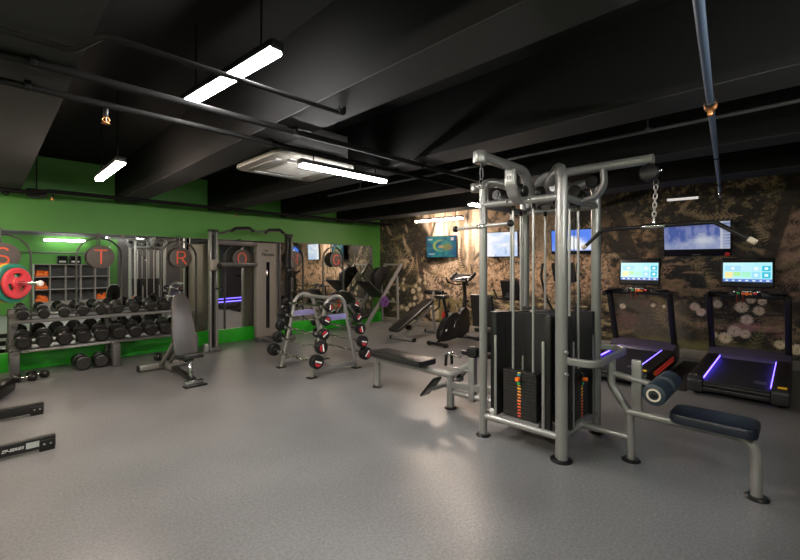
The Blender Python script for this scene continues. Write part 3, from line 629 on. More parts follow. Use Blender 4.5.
for z, nm, r in ((2.095, 'top_rail', .031), (.18, 'base_rail', .029)):
    for a_, b_ in ((PA, PB), (PB, PC), (PC, PD), (PD, PA)):
        mb = MB(O); mb.tube([(*a_, z), (*b_, z)], r, seg=14)
        for q in (a_, b_):
            d = (V((*b_, 0))-V((*a_, 0))).normalized()*(.05 if q is a_ else -.05)
        ob = mb.build(nm, 'steel', st)
        if z > 1:
            mb = MB(O)
            for s_ in (.36, .64):
                q = V((*a_, z)).lerp(V((*b_, z)), s_); nn = V((q.x-SX, q.y-SY, 0)); nn = V((math.copysign(1, nn.x), 0, 0)) if abs(a_[0]-b_[0]) < .05 else V((0, math.copysign(1, nn.y), 0))
                mb.sphere(q+nn*.03, .011, seg=10)
            mb.build('cap_bolt', 'chrome', ob)
# four overhead pulley arms
for k, (dx, dy, reach) in enumerate(((-1, 0, .985), (0, -1, .905), (0, 1, .70), (1, 0, .80))):
    d = V((dx, dy, 0)); s = V((-dy, dx, 0)); c = V((SX, SY, 0))
    mb = MB(O); mb.tube([c+d*reach+V((0, 0, 2.365)), c+d*(.0 if k == 1 else .32)+V((0, 0, 2.365)), c+d*(-.12 if k == 1 else .10)+V((0, 0, 2.09))], .04, .18, prof=rrect(.07, .088, .034, 5), up=tuple(s))
    arm = mb.build('pulley_arm', 'steel', st)
    if k != 1: mb = MB(O); mb.cyl(c+d*(reach+.012)+V((0, 0, 2.40)), c+d*(reach+.012)+V((0, 0, 2.31)), .052, bev=.012); mb.build('end_housing', 'steel', arm)
    rs_ = .405 if dx else .36
    mb = MB(O); mb.tube([c+d*.545+V((0, 0, 2.335)), c+d*.55+V((0, 0, 2.22)), c+d*.50+V((0, 0, 2.13)), c+d*rs_+V((0, 0, 2.085))], .03, .10, prof=rrect(.036, .10, .015, 4), up=tuple(s)); br = mb.build('brace', 'steel', st)
    if k == 0:
        q = c+d*.571+V((0, 0, 2.265)); mb = MB(O); mb.box(q, (.004, .05, .06), bev=.001); mb.build('number_label', 'white', br)
        text('number', '13', .042, q+V((-.003, 0, 0)), (0, -1, 0), (0, 0, 1), 'black', br, O, bold=.001)
    for q in (c+d*.455+V((0, 0, 2.25)), c+d*.31+V((0, 0, 2.19))):
        mb = MB(O); pulley(mb, q, s, .052); mb.build('pulley', 'black', arm)
    if k == 1:
        mb = MB(O); q = c+d*(reach-.03)+V((0, 0, 2.262)); mb.cyl(q-s*.03, q+s*.03, .068, bev=.02, seg=24); mb.build('pulley_cover', 'black', arm)
        mb = MB(O); mb.bar(q+d*.05, q+d*.09+V((0, 0, .01)), .02, .02); mb.build('bolt', 'chrome', arm)
    mb = MB(O); mb.cyl(c+d*.3+s*.11+V((0, 0, 2.16)), c+d*.3+s*.17+V((0, 0, 2.16)), .055, bev=.015); mb.build('pulley_cover', 'black', st)
mb = MB(O); mb.tube([(SX-.2, SY-.2, 2.21), (SX+.2, SY+.2, 2.21)], .03, seg=12); mb.tube([(SX-.2, SY+.2, 2.21), (SX+.2, SY-.2, 2.21)], .03, seg=12); mb.cyl((SX, SY, 2.12), (SX, SY, 2.27), .11, bev=.02); mb.build('top_hub', 'steel', st)
# stacks: plates, shroud, rods, selector
stack_col = [(.75, .55, .05), (.78, .5, .05), (.8, .42, .05), (.82, .32, .05), (.8, .22, .05), (.78, .15, .05), (.75, .11, .05), (.75, .10, .06)]
for i, c_ in enumerate(stack_col): M['num%d' % i] = mat('stack_number_print_%d' % i, c_, .5)
M['selgreen'] = mat('green_selector_print', (.02, .35, .10), .4); M['selblue'] = mat('blue_selector_print', (.03, .25, .35), .4)
def stack(n_, cx, cy, front):
    """n_: outward unit vector; front: distance of the plate fronts from (cx, cy)"""
    n_ = V(n_); s = V((0, 0, 1)).cross(n_); c = V((cx, cy, 0)); b3 = Matrix((s, n_, V((0, 0, 1)))).transposed()
    u_ = -s if False else s
    u = bpy.data.objects.new('weight_stack', None); C.objects.link(u); u.parent = st
    full = n_.x < -.5 or n_.y < -.5
    if full:
        for k in range(15):
            z = .235+k*.0265
            mb = MB(O); mb.box(c+n_*(front-.068)+V((0, 0, z+.0122)), (.31, .136, .0238), b3, bev=.004); pl = mb.build('weight_plate', 'plate', u)
            mb = MB(O); mb.box(c+n_*(front+.001)+V((0, 0, z+.0125)), (.034 if k % 2 else .026, .003, .013), b3); mb.build('number_mark', 'num%d' % min(7, (14-k)//2), pl, smooth=False)
        mb = MB(O); mb.box(c+n_*(front+.004)+V((0, 0, .565)), (.046, .012, .10), b3, bev=.006); se = mb.build('selector_plate', 'black', u)
        mb = MB(O); mb.box(c+n_*(front+.011)+V((0, 0, .532)), (.03, .003, .024), b3); mb.build('green_print', 'selgreen', se)
        mb = MB(O); mb.box(c+n_*(front+.011)+V((0, 0, .605)), (.03, .003, .014), b3); mb.build('blue_print', 'selblue', se)
        q = c+n_*(front+.008)+V((0, 0, .572)); mb = MB(O); mb.cyl(q, q+n_*.04, .019, bev=.006); mb.build('selector_knob', 'orange', u)
        q = c+n_*(front-.068); mb = MB(O); mb.cyl(q+V((0, 0, .63)), q+V((0, 0, .76)), .012); mb.build('lifting_stem', 'chrome', u)
        mb = MB(O); mb.tube([q+V((0, 0, .76)), q+V((0, 0, 2.2))], .004, seg=6); mb.build('lift_cable', 'cable', u)
    for k in (-1, 1):
        q = c+n_*(front-.068)+s*.095*k; mb = MB(O); mb.cyl(q+V((0, 0, .19)), q+V((0, 0, 2.07)), .011, seg=12); rd = mb.build('guide_rod', 'rod', u)
        mb = MB(O); mb.cyl(q+V((0, 0, 2.03)), q+V((0, 0, 2.075)), .018); mb.build('rod_collar', 'black', rd)
    w_, dp = .235, .20
    back = [(-w_, -.002), (-w_, -dp*.55), (-w_*.72, -dp), (w_*.72, -dp), (w_, -dp*.55), (w_, -.002), (w_-.016, -.002), (w_-.016, -dp*.50), (w_*.69, -dp+.016), (-w_*.69, -dp+.016), (-w_+.016, -dp*.50), (-w_+.016, -.002)]
    mb = MB(O); mb.prism(back, c+n_*(front+.012)+V((0, 0, 1.125)), s, n_, .925); sh = mb.build('shroud', 'plate', u)
    for k in (-1, 1):
        mb = MB(O); mb.box(c+n_*(front-.015)+s*(w_+.022)*k+V((0, 0, .66)), (.045, .05, .94), b3, bev=.006); mb.build('side_panel', 'satin', sh)
        mb = MB(O); mb.box(c+n_*(front+.016)+s*(w_-.012)*k+V((0, 0, .56)), (.024, .008, .72), b3, bev=.002); mb.build('trim_strip', 'steel', sh)
    mb = MB(O); mb.box(c+n_*(front-.06)+V((0, 0, .205)), (.36, .15, .03), b3, bev=.004); mb.build('stack_tray', 'steeldark', u)
    return u
stack((-1, 0, 0), 3.58, 1.725, .36); stack((0, -1, 0), 3.60, 1.70, .36); stack((0, 1, 0), 3.60, 1.70, .33); stack((1, 0, 0), 3.58, 1.70, .36)
# inner shroud column between the stacks
mb = MB(O); mb.box((SX, SY, .66), (.20, .20, .94), (0, 0, PI/4), bev=.03); mb.build('centre_column', 'satin', st)
# guard loop at hip height on the pulldown side
mb = MB(O); mb.tube([(3.2, 1.335, .795), (3.21, 1.095, .795), (3.93, 1.095, .795), (4.04, 1.18, .795), (4.0, 1.36, .795)], .03, .11, prof=rrect(.034, .062, .015, 4), up=(0, 0, 1)); gd = mb.build('guard_loop', 'steel', st)
mb = MB(O)
for z in (.87, .70): mb.cyl((3.165, 1.30, z), (3.15, 1.285, z), .016, bev=.004)
mb.build('bolt', 'steeldark', gd)
# pulldown seat
mb = MB(O); mb.tube([(3.59, 1.1, .79), (3.59, 1.1, .57), (3.59, .965, .37), (3.59, .957, .012)], .031, .09, seg=14); mb.build('seat_frame_upright', 'steel', st)
mb = MB(O); mb.tube([(3.59, 1.35, .18), (3.59, .96, .18)], .028, seg=12); mb.build('seat_link_rail', 'steel', st)
mb = MB(O); mb.tube([(3.59, .985, .385), (3.59, .205, .385), (3.59, .205, .012)], .033, .12, seg=14); mb.build('seat_rail', 'steel', st)
for y in (.957, .205):
    mb = MB(O); mb.lathe([(0, 0), (.068, 0), (.068, .008), (.056, .018), (0, .018)], (3.59, y, 0), (0, 0, 1), 24); mb.build('rubber_foot', 'rubber', st)
mb = MB(O); mb.prism(rrect(.31, .49, .07, 8), (3.59, .435, .415), (1, 0, 0), (0, 1, 0), .075, .018); pd = mb.build('seat_pad', 'vinylsheen', st)
mb = MB(O); mb.box((3.59, .42, .418), (.12, .3, .016)); mb.build('pad_bracket', 'steeldark', pd)
mb = MB(O); mb.box((3.59, .915, .60), (.036, .072, .41), bev=.008); mb.build('roller_post', 'steel', st)
mb = MB(O); mb.tube([(3.59, 1.09, .668), (3.59, .76, .625)], .026, seg=12); mb.tube([(3.36, .745, .62), (3.88, .745, .62)], .014, seg=10); mb.build('roller_arm', 'steel', st)
for x0, x1 in ((3.34, 3.57), (3.64, 3.87)):
    mb = MB(O); mb.cyl((x0, .745, .62), (x1, .745, .62), .078, bev=.016, seg=28); rr_ = mb.build('foam_roller', 'foam', st)
    mb = MB(O); e = x0 if x0 < 3.5 else x1; sg = -1 if x0 < 3.5 else 1
    mb.lathe([(.034, 0), (.046, 0), (.046, .005), (.034, .005)], (e+.001*sg, .745, .62), (sg, 0, 0), 24, close=True); mb.build('end_ring', 'cream', rr_, label='pale ring on the roller end')
    mb = MB(O); mb.cyl((e, .745, .62), (e+.012*sg, .745, .62), .022, bev=.005); mb.build('end_cap', 'black', rr_)
mb = MB(O); mb.cyl((3.57, .745, .62), (3.64, .745, .62), .05, bev=.01); mb.build('roller_hub', 'black', st)
# low row seat on the far side
mb = MB(O); mb.tube([(3.57, 2.06, .18), (3.53, 2.70, .18)], .028, seg=12); mb.build('row_link_rail', 'steel', st)
mb = MB(O); mb.tube([(3.53, 2.70, .012), (3.53, 2.70, .37)], .042, seg=14); mb.build('row_front_post', 'steel', st)
mb = MB(O); mb.tube([(3.50, 3.84, .012), (3.50, 3.84, .365), (3.53, 2.70, .36), (3.55, 2.43, .52)], .036, .08, prof=rrect(.075, .066, .03, 5), up=None); mb.build('row_seat_rail', 'steel', st)
for x, y in ((3.53, 2.70), (3.50, 3.84)):
    mb = MB(O); mb.lathe([(0, 0), (.066, 0), (.066, .008), (.055, .018), (0, .018)], (x, y, 0), (0, 0, 1), 24); mb.build('rubber_foot', 'rubber', st)
mb = MB(O); mb.prism(rrect(.31, .86, .05, 6), (3.51, 3.42, .405), (1, 0, 0), (0, 1, 0), .075, .018); pd = mb.build('row_seat_pad', 'vinyl', st)
mb = MB(O); mb.box((3.51, 3.10, .395), (.14, .08, .02)); mb.box((3.51, 3.66, .395), (.14, .08, .02)); mb.build('pad_bracket', 'steeldark', pd)
mb = MB(O); mb.box((3.55, 2.43, .36), (.07, .075, .46), bev=.012); mb.build('row_column', 'steel', st)
mb = MB(O); mb.cyl((3.52, 2.43, .64), (3.59, 2.43, .64), .065, bev=.018, seg=24); mb.bar((3.55, 2.47, .62), (3.55, 2.56, .63), .04, .04); mb.build('row_pulley', 'black', st)
mb = MB(O); mb.tube([(3.30, 2.76, .25), (3.82, 2.76, .25)], .026, seg=12); mb.bar((3.53, 2.76, .25), (3.56, 2.10, .30), .06, .07); mb.build('foot_bar', 'steeldark', st)
for x in (3.30, 3.80):
    a_ = V((0, -.18, .21)).normalized(); nn = V((1, 0, 0)).cross(a_)
    mb = MB(O); mb.prism(rrect(.145, .29, .02), V((x, 2.785, .265))-nn*.012, (1, 0, 0), a_, .02, .003); fp = mb.build('foot_plate', 'satin', st)
    for sg in (.012, -.016):
        mb = MB(O); mb.prism(rrect(.115, .25, .012), V((x, 2.785, .265))+nn*sg, (1, 0, 0), a_, .004); mb.build('tread', 'rackgrey', fp)
mb = MB(O); mb.bar((3.55, 2.43, .45), (3.55, 2.76, .45), .10, .012); mb.build('handle_rest', 'steeldark', st)
# base bits below the stacks
mb = MB(O); mb.sphere((3.215, 1.985, .232), .03, (1, 1, .8)); mb.cyl((3.215, 1.985, .19), (3.215, 1.985, .225), .02); mb.build('rubber_bumper', 'white', st)
# row handle resting on its rest
h0 = (3.55, 2.74, .458)
t = thing('row_handle', 'V shaped row handle with two black grips on the low pulley', 'cable handle', h0)
for k in (-1, 1):
    mb = MB(h0); mb.cyl((3.55+.055*k, 2.74, .46), (3.55+.045*k, 2.74, .585), .016, bev=.004); mb.build('grip', 'rubber', t)
mb = MB(h0)
for k in (-1, 1): mb.tube([(3.55+.055*k, 2.74, .463), (3.55+.044*k, 2.74, .60), (3.55+.01*k, 2.60, .56)], .006, .03, seg=8)
mb.cyl((3.55, 2.61, .56), (3.55, 2.575, .575), .013, bev=.003); mb.tube([(3.55, 2.575, .575), (3.55, 2.50, .62)], .004, seg=6); mb.build('link', 'chrome', t)
# pulldown bar
h0 = (3.59, .80, 1.85)
t = thing('pulldown_bar', 'wide black bent pulldown bar with cream end caps hanging on a chain', 'cable bar', h0)
mb = MB(h0); mb.tube([(3.56, .245, 1.725), (3.585, .43, 1.853), (3.595, 1.17, 1.842), (3.62, 1.31, 1.72)], .0155, .05, seg=12); br = mb.build('bar', 'satin', t)
for p, q in (((3.56, .245, 1.725), (3.554, .205, 1.697)), ((3.62, 1.31, 1.72), (3.626, 1.345, 1.695))):
    mb = MB(h0); mb.cyl(p, q, .019, bev=.004); mb.build('end_cap', 'cream', t)
mb = MB(h0); mb.cyl((3.588, .725, 1.85), (3.592, .885, 1.847), .021, bev=.003); mb.cyl((3.59, .80, 1.85), (3.59, .80, 1.895), .012); mb.build('swivel_clamp', 'chrome', t)
mb = MB(h0); chain(mb, (3.59, .80, 1.89), (3.59, .785, 2.16), .04, .004); mb.build('chain', 'rod', t)
mb = MB(h0); mb.tube([(3.59, .785+.018*math.cos(a_), 2.18+.028*math.sin(a_)) for a_ in np.linspace(0, 2*PI, 14)[:-1]], .0045, seg=6, closed=True); mb.cyl((3.59, .785, 2.2), (3.59, .785, 2.262), .006); mb.build('snap_hook', 'satin', t)
# short pushdown bar
h0 = (2.60, 1.70, 1.84)
t = thing('pushdown_bar', 'short straight chrome bar with round black ends hanging by the left post', 'cable bar', h0)
mb = MB(h0); mb.cyl((2.60, 1.475, 1.845), (2.60, 1.925, 1.832), .0125); mb.build('bar', 'rod', t)
for y, z in ((1.46, 1.845), (1.94, 1.832)):
    mb = MB(h0); mb.sphere((2.60, y, z), .026); mb.build('end_knob', 'black', t)
mb = MB(h0); mb.cyl((2.60, 1.66, 1.84), (2.60, 1.74, 1.838), .018, bev=.003); mb.build('swivel_clamp', 'chrome', t)
mb = MB(h0); chain(mb, (2.60, 1.70, 1.86), (2.60, 1.70, 2.11), .034, .0042); mb.build('chain', 'rod', t)
mb = MB(h0); mb.box((2.60, 1.70, 2.09), (.02, .02, .055), bev=.003); mb.build('tag', 'white', t)
mb = MB(h0); mb.tube([(2.60, 1.70+.02*math.cos(a_), 2.155+.036*math.sin(a_)) for a_ in np.linspace(0, 2*PI, 14)[:-1]], .005, seg=6, closed=True); mb.tube([(2.6, 1.70+.013*math.cos(a_), 2.235+.045*math.sin(a_)) for a_ in np.linspace(0, 2*PI, 14)[:-1]], .005, seg=6, closed=True); mb.cyl((2.6, 1.7, 2.27), (2.6, 1.7, 2.312), .008); mb.build('snap_hook', 'satin', t)
# ================================================================== TREADMILLS
M['scrtile'] = picmat('lit_console_picture', emit=1.12, rough=.2)
def scr_console(U, W):
    x, y = U/.52, W/.27; col = np.tile(np.array([.42, .80, .93]), (len(x), 1)); col = lerp(col, (.60, .88, .97), sm(.3, .9, y)*sm(.8, .2, x)*.6); col = lerp(col, (.20, .55, .85), sm(.10, .02, y)*0+0*x)
    cells = [(.04, .38, .56, .84, (.36, .68, .90)), (.40, .58, .56, .84, (.48, .78, .93)), (.60, .77, .56, .84, (.45, .76, .92)), (.80, .97, .56, .84, (.02, .48, .66)), (.04, .21, .20, .52, (.85, .75, .35)), (.22, .38, .30, .52, (.40, .80, .30)), (.40, .58, .24, .52, (.35, .82, .55)), (.60, .77, .20, .52, (.30, .68, .85)), (.80, .97, .20, .52, (.02, .50, .66))]
    for a_, b_, c_, d_, cc in cells: col = lerp(col, cc, ((x > a_) & (x < b_) & (y > c_) & (y < d_))*1.)
    for cx, cy in ((.885, .70), (.885, .36), (.685, .68), (.21, .70), (.685, .36)): col = lerp(col, (.85, .95, 1.), ((np.abs(x-cx) < .035) & (np.abs(y-cy) < .07))*.8)
    col = lerp(col, (.10, .20, .55), (y < .14)*1.)
    for k in range(7): col = lerp(col, (.75, .85, 1.), ((np.abs(x-.08-k*.14) < .028) & (y > .03) & (y < .11))*.9)
    return col
M['stripred'] = mat('red_side_lettering_print', (.75, .05, .03), .4, emit=.25)
M['violet'] = mat('violet_lit_hood_plastic', (.06, .052, .085), .35)  # violet light of the LED strips is put into the hood colour
def treadmill(x, y, label):
    t = thing('treadmill', label, 'treadmill', (x, y, 0), 0, 'treadmills facing the mural')
    # deck along +x; rear end at x = 0
    for k in (-1, 1):
        mb = MB(); pr = [(0, .055), (.03, .035), (1.55, .035), (1.72, .06), (1.72, .30), (1.52, .255), (.06, .215), (.015, .20), (0, .17)]
        mb.prism(pr, (0, .30*k if k > 0 else -.45, 0), (1, 0, 0), (0, 0, 1), -.15, .012) if k > 0 else mb.prism(pr, (0, -.30, 0), (1, 0, 0), (0, 0, 1), .15, .012)
        sr = mb.build('side_rail', 'deck', t)
        mb = MB()
        for q in range(6): mb.box((.78, (.335+q*.018)*k, .2375), (1.36, .004, .004), (0, -math.radians(1.57), 0))
        mb.build('tread_ribs', 'black', sr)
        mb = MB(); mb.bar((.10, .297*k, .205), (1.50, .297*k, .243), .006, .022, .002); mb.build('light_strip', 'led', t)
    mb = MB(); mb.bar((.015, 0, .17), (1.54, 0, .206), .594, .022, .008); bl = mb.build('running_belt', 'belt', t)
    mb = MB(); mb.box((.34, -.20, .1895), (.13, .11, .003), (0, -math.radians(1.35), 0)); mb.build('belt_label', 'rackgrey', bl)
    mb = MB(); mb.cyl((.05, -.295, .135), (.05, .295, .135), .04, seg=16); mb.build('rear_roller', 'satin', t)
    mb = MB(); mb.box((.06, 0, .085), (.10, .60, .05), bev=.012); mb.build('rear_crossbar', 'satin', t)
    mb = MB(); mb.prism([(1.50, .035), (1.80, .035), (1.93, .07), (1.95, .24), (1.86, .34), (1.72, .345), (1.55, .27), (1.51, .22)], (0, .45, 0), (1, 0, 0), (0, 0, 1), .90, .02); hd = mb.build('motor_hood', 'violet', t)
    mb = MB(); mb.box((.085, -.39, .222), (.07, .075, .006), (0, -.03, 0)); mb.build('warning_label', 'yellow', t, label='yellow warning label')
    mb = MB(); mb.box((.12, .40, .222), (.05, .07, .005), (0, -.03, 0)); mb.build('maker_plate', 'chrome', t)
    mb = MB(); mb.box((.95, -.4535, .14), (1.05, .006, .065), (0, -.015, 0)); sd = mb.build('side_badge', 'stripred', t)
    mb = MB()
    for q in range(18): mb.prism([(0, 0), (.018, 0), (.032, .04), (.014, .04)], (.46+q*.056, -.457, .12+q*.001), (1, 0, 0), (0, 0, 1), .002)
    mb.build('side_lettering', 'black', sd)
    mb = MB(); mb.cyl((.36, -.45, .14), (.36, -.465, .14), .035, bev=.004); mb.build('side_knob', 'orange', t)
    for px_ in (.14, 1.74):
        for k in (-1, 1):
            mb = MB(); mb.cyl((px_, .37*k, 0), (px_, .37*k, .045), .028, bev=.004); mb.build('foot', 'rubber', t)
    for k in (-1, 1):
        mb = MB(); mb.bar((1.78, .415*k, .22), (1.40, .415*k, 1.13), .072, .11, .018, up=(1, 0, 0)); mb.build('upright', 'satin', t)
        mb = MB(); mb.tube([(1.46, .415*k, 1.11), (1.30, .42*k, 1.12), (1.16, .42*k, 1.10)], .035, .04, prof=rrect(.055, .075, .022, 4), up=(0, 0, 1)); mb.build('handrail', 'black', t)
        mb = MB(); mb.box((1.36, .33*k, 1.17), (.16, .16, .03), (0, .12, 0), bev=.012); mb.build('bottle_tray', 'black', t)
    mb = MB(); mb.prism([(-.42, -.035), (.42, -.035), (.42, .035), (.2, .045), (.17, .085), (-.17, .085), (-.2, .045), (-.42, .035)], (1.45, 0, 1.12), (0, 1, 0), (0, 0, 1), .09, .012); cb = mb.build('console_beam', 'black', t)
    mb = MB(); q = (1.4475-.09*0, 0, 1.165)
    mb.box((1.444, 0, 1.158), (.012, .30, .075), bev=.006); kp = mb.build('key_panel', 'glass', cb)
    for yy, m_ in ((.09, 'selgreen'), (-.09, 'brightred')):
        mb = MB(); mb.box((1.436, yy, 1.158), (.006, .035, .03), bev=.002); mb.build('key', m_, kp)
    mb = MB(); mb.cyl((1.44, 0, 1.152), (1.427, 0, 1.152), .024, bev=.004); mb.box((1.436, .04, 1.152), (.006, .03, .026)); mb.box((1.436, -.04, 1.152), (.006, .03, .026)); mb.build('stop_button', 'orange', kp)
    mb = MB()
    for yy in (-.04, -.013, .013, .04): mb.box((1.436, yy, 1.183), (.006, .018, .012))
    mb.build('display_digits', 'white', kp)
    for yy in (.035, .10):
        mb = MB(); mb.tube([(1.425, yy, 1.145), (1.41, yy+.004, 1.10), (1.43, yy, 1.03)], .003, .02, seg=6); mb.build('safety_cord', 'brightred', t)
    mb = MB(); mb.bar((1.47, 0, 1.16), (1.50, 0, 1.36), .20, .05, .015, up=(1, 0, 0)); mb.build('screen_neck', 'black', t)
    n_ = V((-1, 0, .12)).normalized(); u = V((0, -1, 0)); v = u.cross(-n_).normalized(); v = v if v.z > 0 else -v
    c = V((1.46, 0, 1.445)); R3 = Matrix((u, v, n_)).transposed()
    mb = MB(); mb.box(c-n_*.022, (.575, .42, .04), R3, bev=.02, seg=3); so = mb.build('screen_housing', 'black', t)
    picture('console_screen', c-u*.26-v*.13+n_*.0006, u, v, .52, .27, 84, 44, scr_console, 'scrtile', so)
    mb = MB(); mb.box(c+v*.188+n_*.0005, (.20, .006, .002), R3); mb.build('camera_bar', 'rackgrey', so)
    return t
t2 = treadmill(5.93, .525, 'treadmill with a blue lit belt nearest the right edge of the room')
t1 = copy_tree(t2, None, 'treadmill partly hidden by the cable station, with a red lettered side'); t1.location = (5.72, 1.80, 0)
for ch in children_of(t2):
    if ch.name.startswith(('side_badge', 'side_knob')):
        for g in children_of(ch): bpy.data.objects.remove(g)
        bpy.data.objects.remove(ch)
mb = MB((6.9, 1.16, 0)); mb.box((6.95, 1.17, .004), (1.9, .34, .008), bev=.002); o = mb.build('floor_mat', 'mat'); tag(o, 'black rubber mat on the floor between the two treadmills', 'mat')

# ================================================================== EXERCISE BIKE
t = thing('exercise_bike', 'black upright exercise bike below the teal wall screen', 'exercise bike', (6.0, 4.93, 0))
mb = MB(); out = [(.08, .12), (.15, .07), (.75, .10), (.98, .16), (1.02, .30), (.98, .62), (.90, .70), (.80, .66), (.70, .56), (.56, .62), (.40, .60), (.22, .47), (.10, .32), (.06, .2)]
mb.prism(out, (0, .075, 0), (1, 0, 0), (0, 0, 1), .15, .03); bd = mb.build('body_shell', 'black', t)
mb = MB(); mb.cyl((.40, -.076, .33), (.40, -.084, .33), .17, bev=.004, seg=28); mb.build('drive_cover', 'satin', bd)
mb = MB(); mb.box((.24, -.079, .31), (.12, .003, .03), (0, -.45, 0)); mb.build('side_lettering', 'white', bd)
mb = MB(); mb.tube([(.40, -.09, .33), (.40, -.115, .33), (.47, -.115, .47)], .013, .02); mb.build('crank_arm', 'chrome', t)
mb = MB(); mb.tube([(.40, .09, .33), (.40, .115, .33), (.33, .115, .19)], .013, .02); mb.build('crank_arm', 'chrome', t)
for (x, y, z) in ((.47, -.17, .48), (.33, .17, .18)):
    mb = MB(); mb.box((x, y, z), (.10, .085, .025), (0, .2, 0), bev=.008); mb.build('pedal', 'satin', t)
for x, L in ((.03, .46), (1.05, .50)):
    mb = MB(); mb.tube([(x, -L/2, .045), (x, L/2, .045)], .032, seg=12); sb = mb.build('stabiliser', 'satin', t)
    for k in (-1, 1):
        mb = MB(); mb.cyl((x, (L/2-.07)*k, .042), (x, (L/2+.01)*k, .042), .042, bev=.01); mb.build('end_cap', 'rubber', sb)
mb = MB(); mb.bar((.03, 0, .06), (.25, 0, .12), .07, .05, .01); mb.bar((.85, 0, .12), (1.05, 0, .06), .07, .05, .01); mb.build('base_beam', 'chrome', t)
mb = MB(); mb.tube([(.34, 0, .5), (.22, 0, .90)], .03, seg=14); sp = mb.build('seat_post', 'satin', t)
mb = MB(); mb.sphere((.30, -.055, .66), .028); mb.cyl((.30, -.055, .66), (.30, 0, .66), .01); mb.build('adjuster_knob', 'black', sp)
mb = MB(); mb.prism([(-.14, -.10), (-.10, -.125), (-.02, -.11), (.08, -.045), (.15, -.03), (.165, 0), (.15, .03), (.08, .045), (-.02, .11), (-.10, .125), (-.14, .10)], (.22, 0, .895), (1, 0, 0), (0, 1, 0), .075, .025); mb.build('saddle', 'vinyl', t)
mb = MB(); mb.tube([(.90, 0, .62), (.93, 0, .90), (.90, 0, 1.22)], .035, .1, prof=rrect(.09, .06, .025, 4), up=(0, 1, 0)); cm = mb.build('console_mast', 'satin', t)
mb = MB(); mb.sphere((.97, -.03, .80), .032); mb.cyl((.93, -.02, .8), (.97, -.03, .80), .012); mb.build('adjuster_knob', 'black', cm)
for k in (-1, 1):
    mb = MB(); mb.tube([(.90, .03*k, 1.16), (.82, .16*k, 1.14), (.66, .24*k, 1.20), (.60, .235*k, 1.30)], .016, .06, seg=10); mb.build('handlebar', 'black', t)
mb = MB(); mb.box((.85, 0, 1.285), (.26, .44, .035), (0, -.55, 0), bev=.014); hs = mb.build('console', 'rackgrey', t)
mb = MB(); mb.box((.838, 0, 1.303), (.18, .30, .012), (0, -.55, 0), bev=.004); mb.build('display', 'glass', hs)
for k in (-1, 1):
    mb = MB(); mb.box((.86, .235*k, 1.32), (.24, .04, .07), (0, -.55, 0), bev=.015); mb.build('console_wing', 'black', hs)

# ================================================================== RECUMBENT BIKE AND CROSS TRAINER
t = thing('recumbent_bike', 'dark recumbent exercise bike behind the cable station, second machine from the upright bike', 'exercise bike', (5.75, 3.83, 0))
mb = MB(); mb.prism([(.0, .06), (1.0, .06), (1.35, .08), (1.42, .30), (1.30, .55), (1.05, .60), (.86, .42), (.7, .2), (.05, .16)], (0, .07, 0), (1, 0, 0), (0, 0, 1), .14, .03); mb.build('body_shell', 'black', t)
mb = MB(); mb.box((.38, 0, .44), (.40, .42, .08), (0, -.06, 0), bev=.03); mb.build('seat_cushion', 'vinyl', t)
mb = MB(); mb.box((.15, 0, .78), (.09, .42, .56), (0, -.2, 0), bev=.03); mb.build('seat_back', 'vinyl', t)
mb = MB(); mb.bar((.36, 0, .16), (.36, 0, .42), .12, .10, .01, up=(1, 0, 0)); mb.bar((.18, 0, .42), (.13, 0, .75), .10, .03, .01, up=(1, 0, 0)); mb.build('seat_carriage', 'satin', t)
mb = MB(); mb.tube([(1.12, 0, .55), (1.12, 0, .95)], .035, seg=12); mb.build('console_mast', 'satin', t)
mb = MB(); mb.box((1.08, 0, 1.08), (.06, .38, .40), (0, -.3, 0), bev=.03); cs = mb.build('console', 'black', t)
mb = MB(); mb.box((1.052, .03, 1.10), (.008, .20, .12), (0, -.3, 0)); mb.build('display', 'glass', cs)
M['bluescr'] = lamp('blue_lit_display', (.08, .12, .9), .8)
mb = MB(); mb.box((1.047, .06, 1.10), (.006, .06, .05), (0, -.3, 0)); mb.build('lit_display', 'bluescr', cs)
mb = MB()
for q in range(3): mb.box((1.072+.0*q, 0, .955+.035*q), (.03, .24-.03*q, .012), (0, -.3, 0), bev=.003)
mb.build('key_rows', 'rackgrey', cs)
for k in (-1, 1):
    mb = MB(); mb.tube([(1.10, .05*k, .90), (.95, .20*k, .92), (.90, .26*k, 1.10)], .016, .06); mb.build('handlebar', 'black', t)
    mb = MB(); mb.tube([(.40, .2*k, .40), (.42, .27*k, .42), (.50, .27*k, .62)], .016, .05); mb.build('side_grip', 'black', t)
    mb = MB(); mb.tube([(1.2, .09*k, .34), (1.2, .12*k, .34), (1.2+.12*k, .12*k, .26)], .012, .02); mb.box((1.2+.12*k, .18*k, .26), (.11, .10, .03), bev=.008); mb.build('pedal_crank', 'satin', t)
for x in (.06, 1.36):
    mb = MB(); mb.tube([(x, -.28, .04), (x, .28, .04)], .036, seg=12); mb.build('stabiliser', 'rubber', t)
t = thing('cross_trainer', 'black elliptical cross trainer with curved arms behind the cable station front post', 'cross trainer', (5.85, 2.93, 0))
mb = MB(); mb.prism([(.85, .06), (1.55, .06), (1.62, .25), (1.50, .62), (1.30, .70), (1.05, .55), (.90, .30)], (0, .09, 0), (1, 0, 0), (0, 0, 1), .18, .04); mb.build('drive_housing', 'black', t)
mb = MB(); mb.bar((.0, 0, .06), (1.5, 0, .06), .10, .06, .01); mb.tube([(.02, -.3, .04), (.02, .3, .04)], .038, seg=12); mb.tube([(1.50, -.3, .04), (1.50, .3, .04)], .038, seg=12); mb.build('base_frame', 'satin', t)
mb = MB(); mb.tube([(1.30, 0, .60), (1.26, 0, 1.30)], .045, seg=12); mb.build('mast', 'satin', t)
mb = MB(); mb.box((1.20, 0, 1.42), (.07, .40, .36), (0, -.35, 0), bev=.03); cs = mb.build('console', 'black', t)
